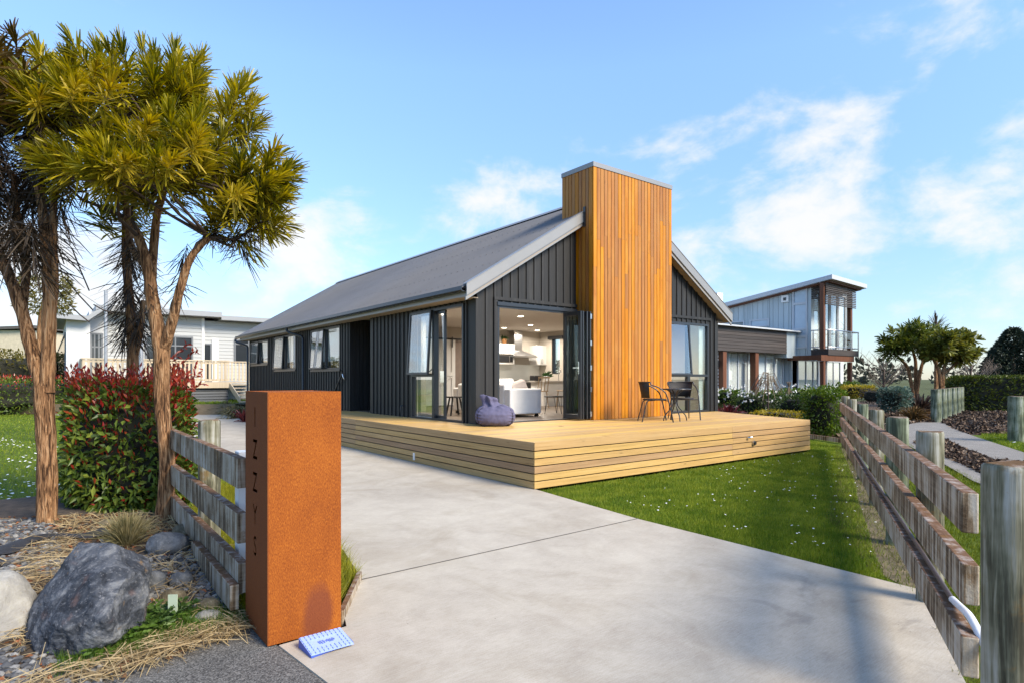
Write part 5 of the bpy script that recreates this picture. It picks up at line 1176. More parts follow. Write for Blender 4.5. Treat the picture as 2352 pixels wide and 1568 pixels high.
# --- the middle, thinner tree at 305 px standing in the hedge
DC = 6.5
tc_ = thing('lancewood_tree', ground(305, DC, .05), 'slim lancewood tree growing out of the red tipped hedge between two trunks', 'tree')
mb, P, _ = knobbly([TP(306, 1150, DC), TP(303, 940, DC), TP(305, 800, DC), TP(298, 700, DC), TP(290, 600, DC), TP(288, 500, DC)], [.065, .06, .056, .048, .042, .034], 14); mb.build('trunk', BARK.m, tc_)
mb, _, _ = knobbly([TP(306, 830, DC), TP(322, 760, DC), TP(330, 690, DC)], [.04, .034, .026], 10); mb.build('limb', BARK.m, tc_)
npmesh('old_leaves', *hanging([(TP(288, 540, DC), TP(300, 760, DC))] * 2 + [(TP(300, 640, DC), TP(285, 780, DC)), (TP(330, 700, DC), TP(318, 760, DC))], 120, .36, .011, (100, 155)), LANCED, tc_)
npmesh('crown', *tufts([(TP(288 + R.uniform(-60, 60), 480 + R.uniform(-60, 40), DC), UP + RT * R.uniform(-.6, .6)) for _ in range(14)], 50, .25, .020), LANCE, tc_)
# --- left tree at the picture's edge
DA = 5.5
ta_ = thing('lancewood_tree', ground(105, DA, .05), 'forked lancewood tree with drooping brown old leaves at the left edge', 'tree')
mb, P, _ = knobbly([TP(108, 1245, DA), TP(108, 1180, DA), TP(108, 1060, DA), TP(103, 960, DA), TP(100, 885, DA)], [.092, .083, .077, .076, .084], 16); mb.build('trunk', BARK.m, ta_)
for l_, r_ in (([TP(100, 900, DA), TP(72, 800, DA), TP(45, 700, DA), TP(10, 610, DA), TP(-40, 520, DA)], [.065, .056, .052, .046, .036]), ([TP(108, 900, DA), TP(112, 780, DA), TP(112, 650, DA), TP(104, 540, DA), TP(90, 430, DA)], [.066, .056, .05, .044, .034]),
               ([TP(113, 760, DA), TP(124, 660, DA), TP(122, 540, DA), TP(125, 430, DA)], [.04, .036, .032, .026]), ([TP(50, 710, DA), TP(60, 620, DA + .1), TP(40, 500, DA + .1), TP(30, 400, DA)], [.036, .034, .03, .024])):
    mb, _, _ = knobbly(l_, r_, 12); mb.build('limb', BARK.m, ta_)
ht = [(TP(R.uniform(-90, 120), R.uniform(230, 520), DA + R.uniform(-.3, .5)), None) for _ in range(34)]; ht = [(p, p - UP * R.uniform(.15, .5) + RT * R.uniform(-.1, .1)) for p, _ in ht]
npmesh('old_leaves', *hanging(ht + [(TP(105, 400, DA), TP(112, 640, DA)), (TP(40, 400, DA), TP(20, 600, DA)), (TP(150, 420, DA), TP(120, 560, DA))], 110, .34, .011, (80, 160)), LANCED, ta_)
at_ = [(TP(R.uniform(-150, 60), R.uniform(90, 330), DA + R.uniform(-.5, .4)), Vector((R.uniform(-.6, .6), R.uniform(-.6, .3), R.uniform(.3, 1)))) for _ in range(30)]
crownbranches(at_, [TP(-40, 520, DA), TP(90, 430, DA), TP(30, 400, DA), TP(40, 300, DA)], .016, ta_, TWIG)
BROWNL = leafmat('bronze_leaf', [(.035, .028, .008), (.10, .06, .015), (.20, .11, .02)], .5, .2)
npmesh('crown', *tufts(at_, 55, .22, .02), BROWNL, ta_)
# dead drooping twig leaves in front of the sky
tw = MB()
for a, b in (((165, 570), (205, 668)), ((150, 640), (213, 712)), ((205, 740), (160, 700)), ((260, 720), (215, 700))): tw.tube([TP(*a, DA), (TP(*a, DA) + TP(*b, DA)) / 2 - UP * .01, TP(*b, DA)], .006, 5)
tw.build('twig', TWIG, ta_)

# ---------------------------------------------------------------- hedges and shrubs
HG = leafmat('glossy_hedge_leaf', [(.022, .05, .010), (.055, .11, .018), (.11, .175, .025), (.22, .26, .04)], .42, .22, .3)
HR = leafmat('red_hedge_shoot', [(.16, .010, .010), (.32, .020, .018), (.46, .045, .03), (.30, .07, .02)], .3, .25, .5)
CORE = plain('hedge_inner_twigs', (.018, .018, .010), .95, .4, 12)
def boxpts(c, h, n, shell=.35, rnd=.12):
    """points near the surface of a rounded box"""
    p = NR.uniform(-1, 1, (n * 3, 3)); m = np.max(np.abs(p), axis=1) > 1 - shell; p = p[m][:n]
    bump = np.array([noise.noise(Vector(q * 2.2)) for q in p * np.array(h) * 1.6]); l = np.linalg.norm(p, axis=1, keepdims=True)
    p = p / np.maximum(1, l / 1.28); return p * np.array(h) * (1 + rnd * bump)[:, None] + np.array(c)
def outward(p, c, h, up=.5, jit=.7):
    d = (p - np.array(c)) / np.array(h); d = norm(d) + NR.normal(size=p.shape) * jit; d[:, 2] += up; return norm(d)
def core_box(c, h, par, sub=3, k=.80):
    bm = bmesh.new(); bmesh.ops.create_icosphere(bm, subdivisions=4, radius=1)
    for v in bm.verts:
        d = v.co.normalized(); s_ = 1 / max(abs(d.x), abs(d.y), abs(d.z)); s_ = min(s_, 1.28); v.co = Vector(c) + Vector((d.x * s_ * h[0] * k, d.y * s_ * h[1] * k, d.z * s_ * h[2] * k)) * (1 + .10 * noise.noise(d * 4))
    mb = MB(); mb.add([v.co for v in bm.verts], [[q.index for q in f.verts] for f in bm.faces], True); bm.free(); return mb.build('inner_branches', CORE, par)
def rotpts(p, c, ang):
    q = p - np.array(c); ca, sa = math.cos(ang), math.sin(ang); r = q.copy(); r[:, 0] = q[:, 0] * ca - q[:, 1] * sa; r[:, 1] = q[:, 0] * sa + q[:, 1] * ca; return r + np.array(c)
hc = ground(300, 6.75, .70); hh = (.62, 1.05, .64)
hg = thing('photinia_hedge', (.68, 7.60, 0), 'dense hedge with glossy green leaves and red tips behind the tree trunks', 'hedge')
# local axes follow the picture depth: build along RT / FW
def orient(p, c):
    q = p - np.array(c); return np.array(c) + q[:, 0:1] * np.array(RT) + q[:, 1:2] * np.array((.06, 1, 0)) + q[:, 2:3] * np.array(UP)
hcv = np.array((.68, 7.60, .68)); hc = Vector(hcv); hh = (.66, .70, .66); HB = Vector((.06, 1, 0))
p = boxpts(hcv, hh, 9500, .32, .10); d = outward(p, hcv, hh, .35, .75); 
co = NR.uniform(0, 1, len(p)); zr = (p[:, 2] - hcv[2]) / hh[2]; red = (zr > .6) & (co < .55) | (zr > -.1) & (co < .28) | (co < .13)
Pw = orient(p, hcv); dw = orient(d, (0, 0, 0)); keepm = np.ones(len(Pw), bool)
npmesh('foliage', *leaf_geo(Pw[~red & keepm], dw[~red & keepm], NR.uniform(.07, .12, (~red & keepm).sum()), .042, .2, .15), HG, hg)
rp, rd = Pw[red & keepm], dw[red & keepm] + [0, 0, .6]
npmesh('red_shoots', *leaf_geo(rp, rd, NR.uniform(.05, .10, len(rp)), .026, .25, .05), HR, hg)
# loose shoots standing up above the top and leaning out to the right
sp, sd = [], []
for _ in range(150):
    b = np.array(hcv) + [0, 0, hh[2] * .95]; b = b + np.array(RT) * R.uniform(-.64, .66) + np.array(HB) * R.uniform(-.66, .5); q = np.array([R.uniform(-.25, .25), R.uniform(-.25, .25), 1]); q /= np.linalg.norm(q); Ls = R.uniform(.08, .22)
    for k in range(7): sp.append(b + q * Ls * k / 6); sd.append(q + NR.normal(size=3) * .45)
for (x, y, x2, y2) in ((400, 850, 455, 800), (420, 900, 470, 880), (400, 960, 472, 985), (415, 1010, 470, 1020), (430, 870, 470, 850), (395, 830, 430, 790)):
    a, b = np.array(TP(x, y, 6.3)), np.array(TP(x2, y2, 6.0))
    for k in range(16): sp.append(a + (b - a) * k / 15); sd.append((b - a) / np.linalg.norm(b - a) * .8 + NR.normal(size=3) * .6)
npmesh('tall_shoots', *leaf_geo(np.array(sp), np.array(sd), .07, .022, .3, 0), HR, hg)
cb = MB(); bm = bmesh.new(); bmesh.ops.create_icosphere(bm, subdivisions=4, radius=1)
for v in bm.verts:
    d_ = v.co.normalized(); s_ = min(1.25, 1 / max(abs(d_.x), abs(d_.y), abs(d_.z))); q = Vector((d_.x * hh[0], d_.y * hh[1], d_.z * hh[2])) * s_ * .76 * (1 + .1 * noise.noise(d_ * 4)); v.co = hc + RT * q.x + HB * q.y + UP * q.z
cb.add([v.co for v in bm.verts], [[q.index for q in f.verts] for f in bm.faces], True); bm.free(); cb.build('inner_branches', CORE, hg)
def shrub(name, c, h, n, L, W, mat, label, cat_='shrub', group=None, up=.5, jit=.7, core=True, shell=.45, extra=None):
    t = thing(name, (c[0], c[1], 0), label, cat_, group); p = boxpts(c, h, n, shell, .22); npmesh('foliage', *leaf_geo(p, outward(p, c, h, up, jit), L * NR.uniform(.7, 1.2, len(p)), W, .25, .15), mat, t)
    if core: core_box(c, h, t, k=.72)
    return t
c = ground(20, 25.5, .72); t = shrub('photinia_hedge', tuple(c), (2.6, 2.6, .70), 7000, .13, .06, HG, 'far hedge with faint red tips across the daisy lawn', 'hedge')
p = boxpts(tuple(c + UP * .2), (2.6, 2.6, .62), 2600, .3, .1); p = p[p[:, 2] > 1.0]; npmesh('red_shoots', *leaf_geo(p, NR.normal(size=p.shape) * .5 + [0, 0, 1], .12, .05), HR, t)
OLIVE = leafmat('olive_leaf', [(.06, .06, .012), (.13, .12, .025), (.24, .19, .05)], .5, .25)
c = ground(25, 31, 1.6); shrub('olive_shrub', tuple(c), (2.6, 2.2, 1.15), 3500, .22, .09, OLIVE, 'rounded olive brown shrub in front of the cream building')
FLAX = leafmat('flax_leaf', [(.06, .09, .01), (.16, .19, .02), (.32, .33, .06)], .4, .25)
def flax(name, base, n, L, W, mat, label, cat_='plant', lean=.55, droop=.25, group=None):
    t = thing(name, base, label, cat_, group); ph = NR.uniform(0, 6.283, n); th = np.abs(NR.normal(0, lean, n)); D = np.stack([np.cos(ph) * np.sin(th), np.sin(ph) * np.sin(th), np.cos(th)], 1)
    P = np.array(base) + np.stack([np.cos(ph) * .1, np.sin(ph) * .1, np.zeros(n)], 1) * L * NR.uniform(0, 1.5, (n, 1)); npmesh('blades', *strap_geo(P, D, L * NR.uniform(.5, 1.1, n), W, droop), mat, t); return t
q = ground(40, 27.5, .2); flax('flax_plant', (q.x, q.y, .35), 130, 2.0, .13, FLAX, 'yellow green flax clump above the far hedge', droop=.5)
# small round topped tree behind the left trunk
q = ground(89, 14); t = thing('olive_tree', (q.x, q.y, 0), 'small olive green tree seen between the forked left trunks', 'tree')
mb, _, _ = knobbly([(q.x, q.y, 0), at(90, 800, 14), at(92, 735, 14), at(100, 690, 14)], [.06, .05, .045, .03], 8); mb.build('trunk', BARK.m, t)
c = at(105, 678, 14); p = boxpts(tuple(c), (.52, .52, .42), 1500, .8, .3); npmesh('crown', *leaf_geo(p, outward(p, np.array(c), (.5, .5, .4), .3), .11, .035), OLIVE, t)
# low plants by the far end of the drive
TUS = leafmat('tussock_blade', [(.10, .085, .03), (.20, .165, .07), (.34, .28, .14)], .6, .3); BRN = leafmat('brown_tussock', [(.09, .045, .015), (.19, .10, .03), (.30, .18, .07)], .6, .3)
REDF = leafmat('red_flax', [(.06, .008, .010), (.16, .022, .025), (.30, .09, .085)], .4, .2)
q = ground(545, 22, 0); flax('tussock_grass', (q.x, q.y, 0), 420, .95, .03, TUS, 'drooping brown green tussock beside the far driveway', droop=.55, lean=.8)
q = ground(520, 24.5, .0); flax('tussock_grass', (q.x, q.y, .1), 320, .8, .03, TUS, 'smaller brown green tussock against the timber edging', droop=.5, lean=.8)
q = ground(563, 20.0, 0); flax('flax_plant', (q.x, q.y, 0), 60, .6, .05, REDF, 'small dark red flax at the drive edge by the pillar', droop=.3)
# tussock between boulder and trunk
q = ground(292, 4.75, bedz(.2, 4.9)); flax('tussock_grass', (q.x, q.y, bedz(q.x, q.y)), 620, .34, .006, leafmat('dry_tussock', [(.10, .10, .035), (.24, .20, .09), (.45, .37, .2)], .6, .3), 'dry straw coloured tussock behind the big boulder', lean=.55, droop=.25)

# planting in front of the neighbouring house
BRIGHT = leafmat('bright_green_leaf', [(.035, .07, .008), (.08, .14, .015), (.16, .22, .02)], .35, .25); DGREEN = leafmat('deep_green_leaf', [(.015, .035, .008), (.04, .075, .015), (.08, .12, .02)], .4, .2)
YEL = leafmat('gold_leaf', [(.22, .17, .01), (.38, .28, .015), (.50, .40, .04)], .5, .3); BLUEG = leafmat('blue_green_leaf', [(.03, .06, .04), (.08, .13, .09), (.2, .26, .2)], .4, .2)
def sh(px, yb, w, yt, dep, n, L, mat, label, name='green_shrub', up=.5, W=.5, dy=None, jit=.7):
    z1 = EYE + (CY - yt) / F * dep; z0 = max(0, EYE + (CY - yb) / F * dep); hw = w / 2 / F * dep; c = ground(px, dep, (z0 + z1) / 2)
    return shrub(name, tuple(c), (hw, dy or hw, max(.12, (z1 - z0) / 2)), n, L, L * W, mat, label, up=up, jit=jit)
sh(1893, 1003, 78, 890, 15.3, 3000, .09, BRIGHT, 'large bright green bush at the far end of the right fence', up=.6)
sh(1835, 985, 90, 905, 17.5, 2200, .09, DGREEN, 'dark green bush left of the large bright bush')
sh(1795, 965, 110, 943, 17.0, 1500, .09, YEL, 'low golden yellow shrub spreading just beyond the deck edge', 'gold_shrub', W=.3)
sh(1738, 950, 90, 905, 20.5, 1800, .10, DGREEN, 'green shrub with white flowers behind the deck corner')
sh(1675, 930, 60, 895, 22, 1200, .10, BRIGHT, 'light green shrub beside the corner of the black house')
sh(1770, 930, 70, 897, 23, 1300, .10, BRIGHT, 'mid green shrub below the curtained windows')
sh(1840, 925, 80, 893, 24, 1300, .10, BRIGHT, 'green shrub below the balcony of the blue grey house')
q = ground(1672, 19.5, 0); flax('flax_plant', (q.x, q.y, .1), 130, .75, .055, REDF, 'dark red flax beside the far corner of the deck', lean=.7, droop=.35)
p = NR.uniform(-1, 1, (110, 3)) * [2.2, .5, .28]; c = np.array(ground(1745, 19.3, .95)); wf = c + p[:, 0:1] * np.array(RT) + p[:, 1:2] * np.array(FW) + p[:, 2:3] * np.array(UP)
fl = thing('white_flowers', tuple(ground(1745, 19.3)), 'white flowers dotted through the green shrubs behind the deck', 'flowers'); fl['kind'] = 'stuff'
npmesh('petals', *leaf_geo(np.repeat(wf, 5, 0), NR.normal(size=(550, 3)), .06, .05), plain('white_petal', (.75, .74, .7), .7), fl)
# weeping bare sapling and the stick tepee
q = ground(1764, 19.0); t = thing('weeping_sapling', tuple(q), 'bare weeping sapling with drooping twigs beyond the deck', 'tree'); top = EYE - (855 - CY) / F * 19
mb = MB(); mb.tube([q, q + UP * top], [.03, .02], 6); mb.build('trunk', TWIG, t); mb = MB()
for k in range(46): a = R.uniform(0, 6.28); l_ = R.uniform(.25, .75); z = top - R.uniform(0, .35); mb.tube([q + UP * z, q + UP * (z + .02) + Vector((math.cos(a), math.sin(a), 0)) * l_ * .4, q + UP * (z - .75 * l_) + Vector((math.cos(a), math.sin(a), 0)) * l_ * .85], .009, 4)
mb.build('twig', plain('pale_twig', (.20, .15, .10), .9), t)
q = ground(1812, 18.5); t = thing('stick_tepee', tuple(q), 'tepee of garden sticks among the green shrubs', 'plant support')
for k in range(4): a = k * 1.57 + .4; MB().bar(q + Vector((math.cos(a) * .45, math.sin(a) * .45, 0)), q + UP * 1.32 - Vector((math.cos(a), math.sin(a), 0)) * .06, .03, .03).build('stick', plain('stick_wood', (.22, .15, .09), .8), t)
# right background: beds, trees, hedge
ZX = lambda x: x / 3.657 + 1923.2
ZY = lambda y: y / 3.657 + 673.7
sh(ZX(170), 910, 62, 885, 27, 1200, .12, YEL, 'yellow leaved shrub beside the balcony post', 'gold_shrub', W=.4)
sh(ZX(90), 915, 40, 878, 29, 700, .13, BRIGHT, 'green and yellow shrub behind the balcony post')
sh(ZX(320), 925, 55, 893, 23.5, 700, .10, plain('dark_brown_leaf', (.04, .03, .02), .8), 'dark twiggy brown shrub at the edge of the bark bed', 'brown_shrub', W=.25)
sh(ZX(480), 940, 56, 890, 22, 1700, .11, BLUEG, 'silvery blue green shrub in the bark bed', 'silver_shrub')
q = ground(ZX(680), 25); flax('flax_plant', (q.x, q.y, 0), 220, 1.15, .07, leafmat('dark_flax', [(.015, .010, .008), (.05, .03, .022), (.11, .07, .05)], .5, .1), 'dark bronze flax clump below the twin trees', lean=.8, droop=.3)
q = ground(ZX(640), 20.5); flax('tussock_grass', (q.x, q.y, 0), 520, .80, .022, BRN, 'orange brown tussock in the bark mulch bed', lean=.75, droop=.4)
sh(ZX(985), 935, 36, 868, 34, 900, .16, OLIVE, 'pale olive shrub behind the row of bollards', 'olive_shrub')
# clipped hedge
ha, hb = Vector((32.6, 9.6, 0)), Vector((36.5, 1.0, 0)); hm = (ha + hb) / 2; L2 = (hb - ha).length / 2; dv = (hb - ha).normalized(); nv = Vector((-dv.y, dv.x, 0)); hz = .74
t = thing('clipped_hedge', tuple(hm), 'long clipped green hedge behind the bollards at the right', 'hedge')
n = 15000; p = NR.uniform(-1, 1, (n, 3)); ax = NR.integers(0, 3, n); sg = NR.choice([-1, 1], n); p[np.arange(n), ax] = sg * NR.uniform(.86, 1.03, n)
Pw = np.array(hm) + p[:, 0:1] * L2 * np.array(dv) + p[:, 1:2] * .9 * np.array(nv) + (p[:, 2:3] + 1) * hz * np.array(UP)
npmesh('foliage', *leaf_geo(Pw, norm(p * [.2, 1, 1]) + NR.normal(size=p.shape) * .6 + [0, 0, .3], .14, .07), leafmat('hedge_leaf', [(.02, .035, .006), (.06, .085, .010), (.15, .17, .02)], .5, .2), t)
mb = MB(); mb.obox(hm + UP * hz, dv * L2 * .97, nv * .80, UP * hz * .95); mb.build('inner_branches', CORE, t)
# twin trees
MG = leafmat('round_tree_leaf', [(.030, .05, .008), (.075, .11, .014), (.15, .18, .025), (.22, .22, .04)], .4, .25)
def smalltree(px0, dep, stems, blobs, mat, label, L, n, name='round_topped_tree', straps=False):
    q = ground(px0, dep); t = thing(name, tuple(q), label, 'tree')
    for i, st in enumerate(stems): mb, _, _ = knobbly([Vector((q.x, q.y, 0)) + RT * (st[0][0] * .0)] + [at(x, y, dep + dz) for x, y, dz in st], [.10] + [.085 - .05 * k / len(st) for k in range(len(st))], 7, .1, 4); mb.build('trunk', BARK.m, t)
    tp = []
    for (x, y, dz, rx, rz, m) in blobs:
        s_ = dep / F; c = at(x, y, dep + dz)
        tp += crown_tips(c, (rx * s_, rx * s_, rz * s_), m, at(px0, y + 60, dep), inner=.2)
    npmesh('crown', *tufts(tp, n, L, L * (.16 if straps else .3), (20, 110), L * 1.2, .15), mat, t); return t
smalltree(ZX(650), 32, [[(ZX(600), ZY(650), 0), (ZX(540), ZY(560), 0), (ZX(450), ZY(480), 0)], [(ZX(660), ZY(620), .2), (ZX(640), ZY(500), .3), (ZX(600), ZY(400), 0)], [(ZX(700), ZY(640), 0), (ZX(740), ZY(520), .3), (ZX(760), ZY(420), 0)]],
          [(ZX(560), ZY(430), 0, 42, 33, 36), (ZX(680), ZY(370), 0, 40, 28, 30), (ZX(450), ZY(490), 0, 20, 18, 12), (ZX(780), ZY(400), .5, 34, 30, 22)], MG, 'left one of the twin round topped trees with strappy leaves', .42, 34, straps=True)
smalltree(ZX(880), 30.5, [[(ZX(860), ZY(680), 0), (ZX(830), ZY(600), 0), (ZX(790), ZY(520), 0)], [(ZX(890), ZY(660), 0), (ZX(920), ZY(560), .3), (ZX(960), ZY(470), .2)], [(ZX(880), ZY(700), 0), (ZX(960), ZY(620), 0), (ZX(1040), ZY(540), 0)]],
          [(ZX(900), ZY(470), -.2, 44, 36, 46), (ZX(1040), ZY(440), 0, 32, 30, 28), (ZX(790), ZY(500), 0, 26, 26, 18), (ZX(1000), ZY(540), .1, 38, 18, 20)], leafmat('round_tree_leaf_light', [(.045, .06, .010), (.11, .13, .02), (.20, .21, .04), (.30, .27, .06)], .45, .25), 'right one of the twin round topped trees with lighter leaves', .34, 40)
q = ground(ZX(830), 36); t = thing('cabbage_tree', tuple(q), 'cabbage tree with spiky brown head above the twin trees', 'tree'); zt = EYE - (ZY(290) - CY) / F * 36
MB().tube([q, q + UP * zt], [.12, .08], 8).build('trunk', BARK.m, t); npmesh('crown', *tufts([(q + UP * zt, UP)], 90, .95, .05, (5, 125), .3, .12), leafmat('cabbage_leaf', [(.03, .02, .012), (.07, .045, .025)], .6, .1), t)
def baretree(px, dep, ytop, label, w):
    q = ground(px, dep); t = thing('bare_tree', tuple(q), label, 'tree'); H_ = EYE - (ytop - CY) / F * dep; tr = MB(); br = MB()
    tr.tube([q, q + UP * H_ * .35, q + UP * H_ * .6], [.12, .09, .05], 6)
    for k in range(26):
        a = R.uniform(0, 6.28); z0 = H_ * R.uniform(.12, .6); d = Vector((math.cos(a), math.sin(a), 0)); p1 = q + UP * z0; p2 = p1 + d * w * .45 * R.uniform(.5, 1) + UP * H_ * .2; p3 = p2 + d * w * .3 + UP * H_ * R.uniform(.1, .25); br.tube([p1, p2, p3], [.035, .02, .008], 4)
        for j in range(5): s_ = p2 + (p3 - p2) * R.uniform(0, 1); br.tube([s_, s_ + Vector((R.uniform(-.4, .4), R.uniform(-.4, .4), R.uniform(.2, .7))) * w * .35], [.012, .005], 3)
    tr.build('trunk', TWIG, t); br.build('branch', plain('grey_branch', (.13, .10, .08), .9), t)
baretree(ZX(390), 42, ZY(480), 'bare winter tree left of the twin trees', 2.2)
baretree(ZX(1120), 44, ZY(455), 'bare winter tree right of the twin trees', 2.4)
baretree(ZX(1190), 50, ZY(560), 'smaller bare tree before the dark conifers', 2.2)
PINE_L = leafmat('conifer_needles', [(.010, .018, .012), (.022, .036, .022), (.045, .06, .035)], .7, .1)
def conifer(px, dep, yt, w, label, n=2600, yb=900):
    q = ground(px, dep); t = thing('conifer', tuple(q), label, 'tree', 'dark conifers at the right edge'); H_ = EYE - (yt - CY) / F * dep; W_ = w / 2 / F * dep
    MB().tube([q, q + UP * H_ * .9], [.35, .08], 8).build('trunk', TWIG, t)
    u = NR.uniform(0, 1, n) ** 1.3; ph = NR.uniform(0, 6.283, n); lump = np.array([noise.noise(Vector((math.cos(a) * 1.6, math.sin(a) * 1.6, b * 5 + px))) for a, b in zip(ph, u)])
    rr = W_ * (1 - u) ** .62 * (1 + .55 * lump) * NR.uniform(.55, 1.0, n) ** .5; P = np.stack([q.x + rr * np.cos(ph), q.y + rr * np.sin(ph), .4 + u * (H_ - .4)], 1); D = np.stack([np.cos(ph), np.sin(ph), .5 + 0 * ph], 1) + NR.normal(size=(n, 3)) * .5
    npmesh('crown', *leaf_geo(P, D, W_ * .16 * NR.uniform(.6, 1.4, n), W_ * .06, .3, .2), PINE_L, t)
conifer(ZX(1480), 85, 757, 130, 'tall dark conifer with a rounded top above the hedge', 5500)
conifer(ZX(1600), 88, 770, 130, 'tall dark conifer cut off by the right edge', 4000)
conifer(ZX(1370), 92, 800, 90, 'dark conifer on the left flank of the tall one', 3000)
conifer(ZX(1270), 98, 828, 60, 'lowest dark conifer left of the group', 1500)
# a far line of trees: one mass
fm = []; 
for i in range(420):
    px = R.uniform(-900, 3400); dep = R.uniform(170, 230); q = ground(px, dep); hgt = R.uniform(3, 7) * (1.3 if R.random() < .1 else 1); n = 26; u = NR.uniform(0, 1, n); rr = hgt * .35 * (1 - u) ** .5; ph = NR.uniform(0, 6.28, n)
    fm.append(leaf_geo(np.stack([q.x + rr * np.cos(ph), q.y + rr * np.sin(ph), u * hgt], 1), NR.normal(size=(n, 3)) + [0, 0, .6], hgt * .35, hgt * .2))
fw = npmesh('distant_treeline', *cat(*fm), leafmat('far_foliage', [(.03, .035, .025), (.06, .065, .045), (.09, .085, .06)], .8, .1)); tag(fw, 'faint line of far trees along the horizon', 'treeline', kind='stuff')
for i, (x, y) in enumerate(((330, 660), (140, 655), (185, 660), (215, 655))):
    pass

# ---------------------------------------------------------------- boulders and stones
def rockmat(name, stops, speck, scale=3.2, pink=None):
    m = Mat(name, .8, .3); a = m.noise(scale, (1, 1, 1.3), 7, .68, .6); f = m.noise(60, (1, 1, 1), 4, .7); col = m.ramp(a, stops); col = m.mix(m.math('MULTIPLY', m.ramp(f, [(.56, (0, 0, 0)), (.66, (1, 1, 1))]), .6), col, speck)
    if pink:
        b = m.noise(2.6, (1, 1, 1), 4, .6, .6, (1.5, 1, 2)); col = m.mix(m.math('MULTIPLY', m.ramp(b, [(.56, (0, 0, 0)), (.63, (1, 1, 1))]), .5), col, pink)
        c_ = m.noise(6, (1, 1, 1), 4, .7, .5, (2, 7, 2)); col = m.mix(m.math('MULTIPLY', m.ramp(c_, [(.63, (0, 0, 0)), (.70, (1, 1, 1))]), .7), col, (.24, .14, .05))
    m.color(col); m.bump(m.math('ADD', a, m.math('MULTIPLY', f, .3)), .7, .03); return m.m
ROCKD = rockmat('dark_blue_rock', [(.36, (.014, .016, .021)), (.47, (.042, .048, .060)), (.55, (.09, .097, .112)), (.66, (.21, .215, .22))], (.22, .22, .23), 6, (.15, .085, .07))
ROCKP = rockmat('pale_rock', [(.3, (.17, .16, .145)), (.5, (.33, .31, .27)), (.7, (.45, .43, .39))], (.3, .28, .2), 4, (.22, .21, .2))
ROCKG = rockmat('grey_stone', [(.3, (.05, .055, .06)), (.5, (.13, .135, .14)), (.7, (.25, .25, .25))], (.3, .3, .3), 7); ROCKB = rockmat('brown_stone', [(.3, (.07, .055, .035)), (.5, (.16, .13, .08)), (.7, (.28, .24, .16))], (.3, .27, .2), 7)
def rock(name, c, h, mat, label, planes, seed, sub=5, amp=.10, rot=0.0, cat_='rock'):
    bm = bmesh.new(); bmesh.ops.create_icosphere(bm, subdivisions=sub, radius=1)
    for v in bm.verts:
        d = v.co.normalized(); r = 1.0
        for nx_, ny_, nz_, k in planes:
            nn = Vector((nx_, ny_, nz_)).normalized(); q = d.dot(nn)
            if q > 1e-3: r = min(r, k / q)
        r *= 1 + amp * noise.noise(d * 1.8 + Vector((seed, 0, 0))) + amp * .4 * noise.noise(d * 5 + Vector((seed, 3, 0))) + amp * .18 * noise.noise(d * 14 + Vector((seed, 7, 0))); v.co = Vector((d.x * r * h[0], d.y * r * h[1], d.z * r * h[2]))
    bmesh.ops.smooth_vert(bm, verts=bm.verts, factor=.5)
    me = bpy.data.meshes.new(name); bm.to_mesh(me); bm.free(); me.polygons.foreach_set('use_smooth', [True] * len(me.polygons)); o = bpy.data.objects.new(name, me); COL.objects.link(o); me.materials.append(mat); o.location = c; o.rotation_euler = (0, 0, rot); return tag(o, label, cat_)
yaw = math.atan2(RT.y, RT.x)                         # stones are laid with x along the picture's width
bm = bmesh.new()                                     # the big boulder: faceted, peaked at the back, resting on the bed
for a in [(48, 1478, 3.15), (62, 1400, 3.25), (105, 1502, 3.04), (200, 1505, 3.02), (262, 1468, 3.06), (330, 1390, 3.35), (347, 1302, 3.5), (338, 1284, 3.6), (262, 1246, 3.48), (182, 1242, 3.52), (150, 1292, 3.34), (100, 1372, 3.22), (296, 1318, 3.26), (215, 1345, 3.12), (240, 1420, 3.0), (130, 1440, 3.02), (195, 1262, 3.85), (330, 1300, 3.85), (85, 1400, 3.7)]: bm.verts.new(at(*a))
for a in ((60, 3.2), (200, 3.08), (330, 3.4), (330, 3.8), (90, 3.7)): bm.verts.new(ground(a[0], a[1], -.05))
hull = bmesh.ops.convex_hull(bm, input=bm.verts)
bmesh.ops.delete(bm, geom=[g_ for g_ in hull['geom_interior'] if isinstance(g_, bmesh.types.BMVert)], context='VERTS')
bmesh.ops.triangulate(bm, faces=bm.faces)
for _ in range(5): bmesh.ops.subdivide_edges(bm, edges=bm.edges, cuts=1, use_grid_fill=True)
for _ in range(7): bmesh.ops.smooth_vert(bm, verts=bm.verts, factor=.5, use_axis_x=True, use_axis_y=True, use_axis_z=True)
bm.normal_update()
q = ground(197, 3.4, .0)
for v in bm.verts:
    c = v.co; v.co = c + v.normal * (.020 * noise.noise(c * 5) + .012 * noise.noise(c * 13 + Vector((4, 1, 0))) + .006 * noise.noise(c * 36) + .003 * noise.noise(c * 90)) - q
me = bpy.data.meshes.new('boulder'); bm.to_mesh(me); bm.free(); me.polygons.foreach_set('use_smooth', [True] * len(me.polygons)); o = bpy.data.objects.new('boulder', me); COL.objects.link(o); me.materials.append(ROCKD); o.location = q
tag(o, 'largest boulder, dark blue grey and angular with reddish patches, beside the asphalt', 'rock')
q = ground(-24, 3.28, .07); rock('boulder', q, (.215, .22, .30), ROCKP, 'pale grey rounded boulder cut off by the left edge', [(.3, -.8, .6, .85), (.1, 0, 1, .9), (.8, -.4, .4, .85)], 8.1, 5, .07, yaw)
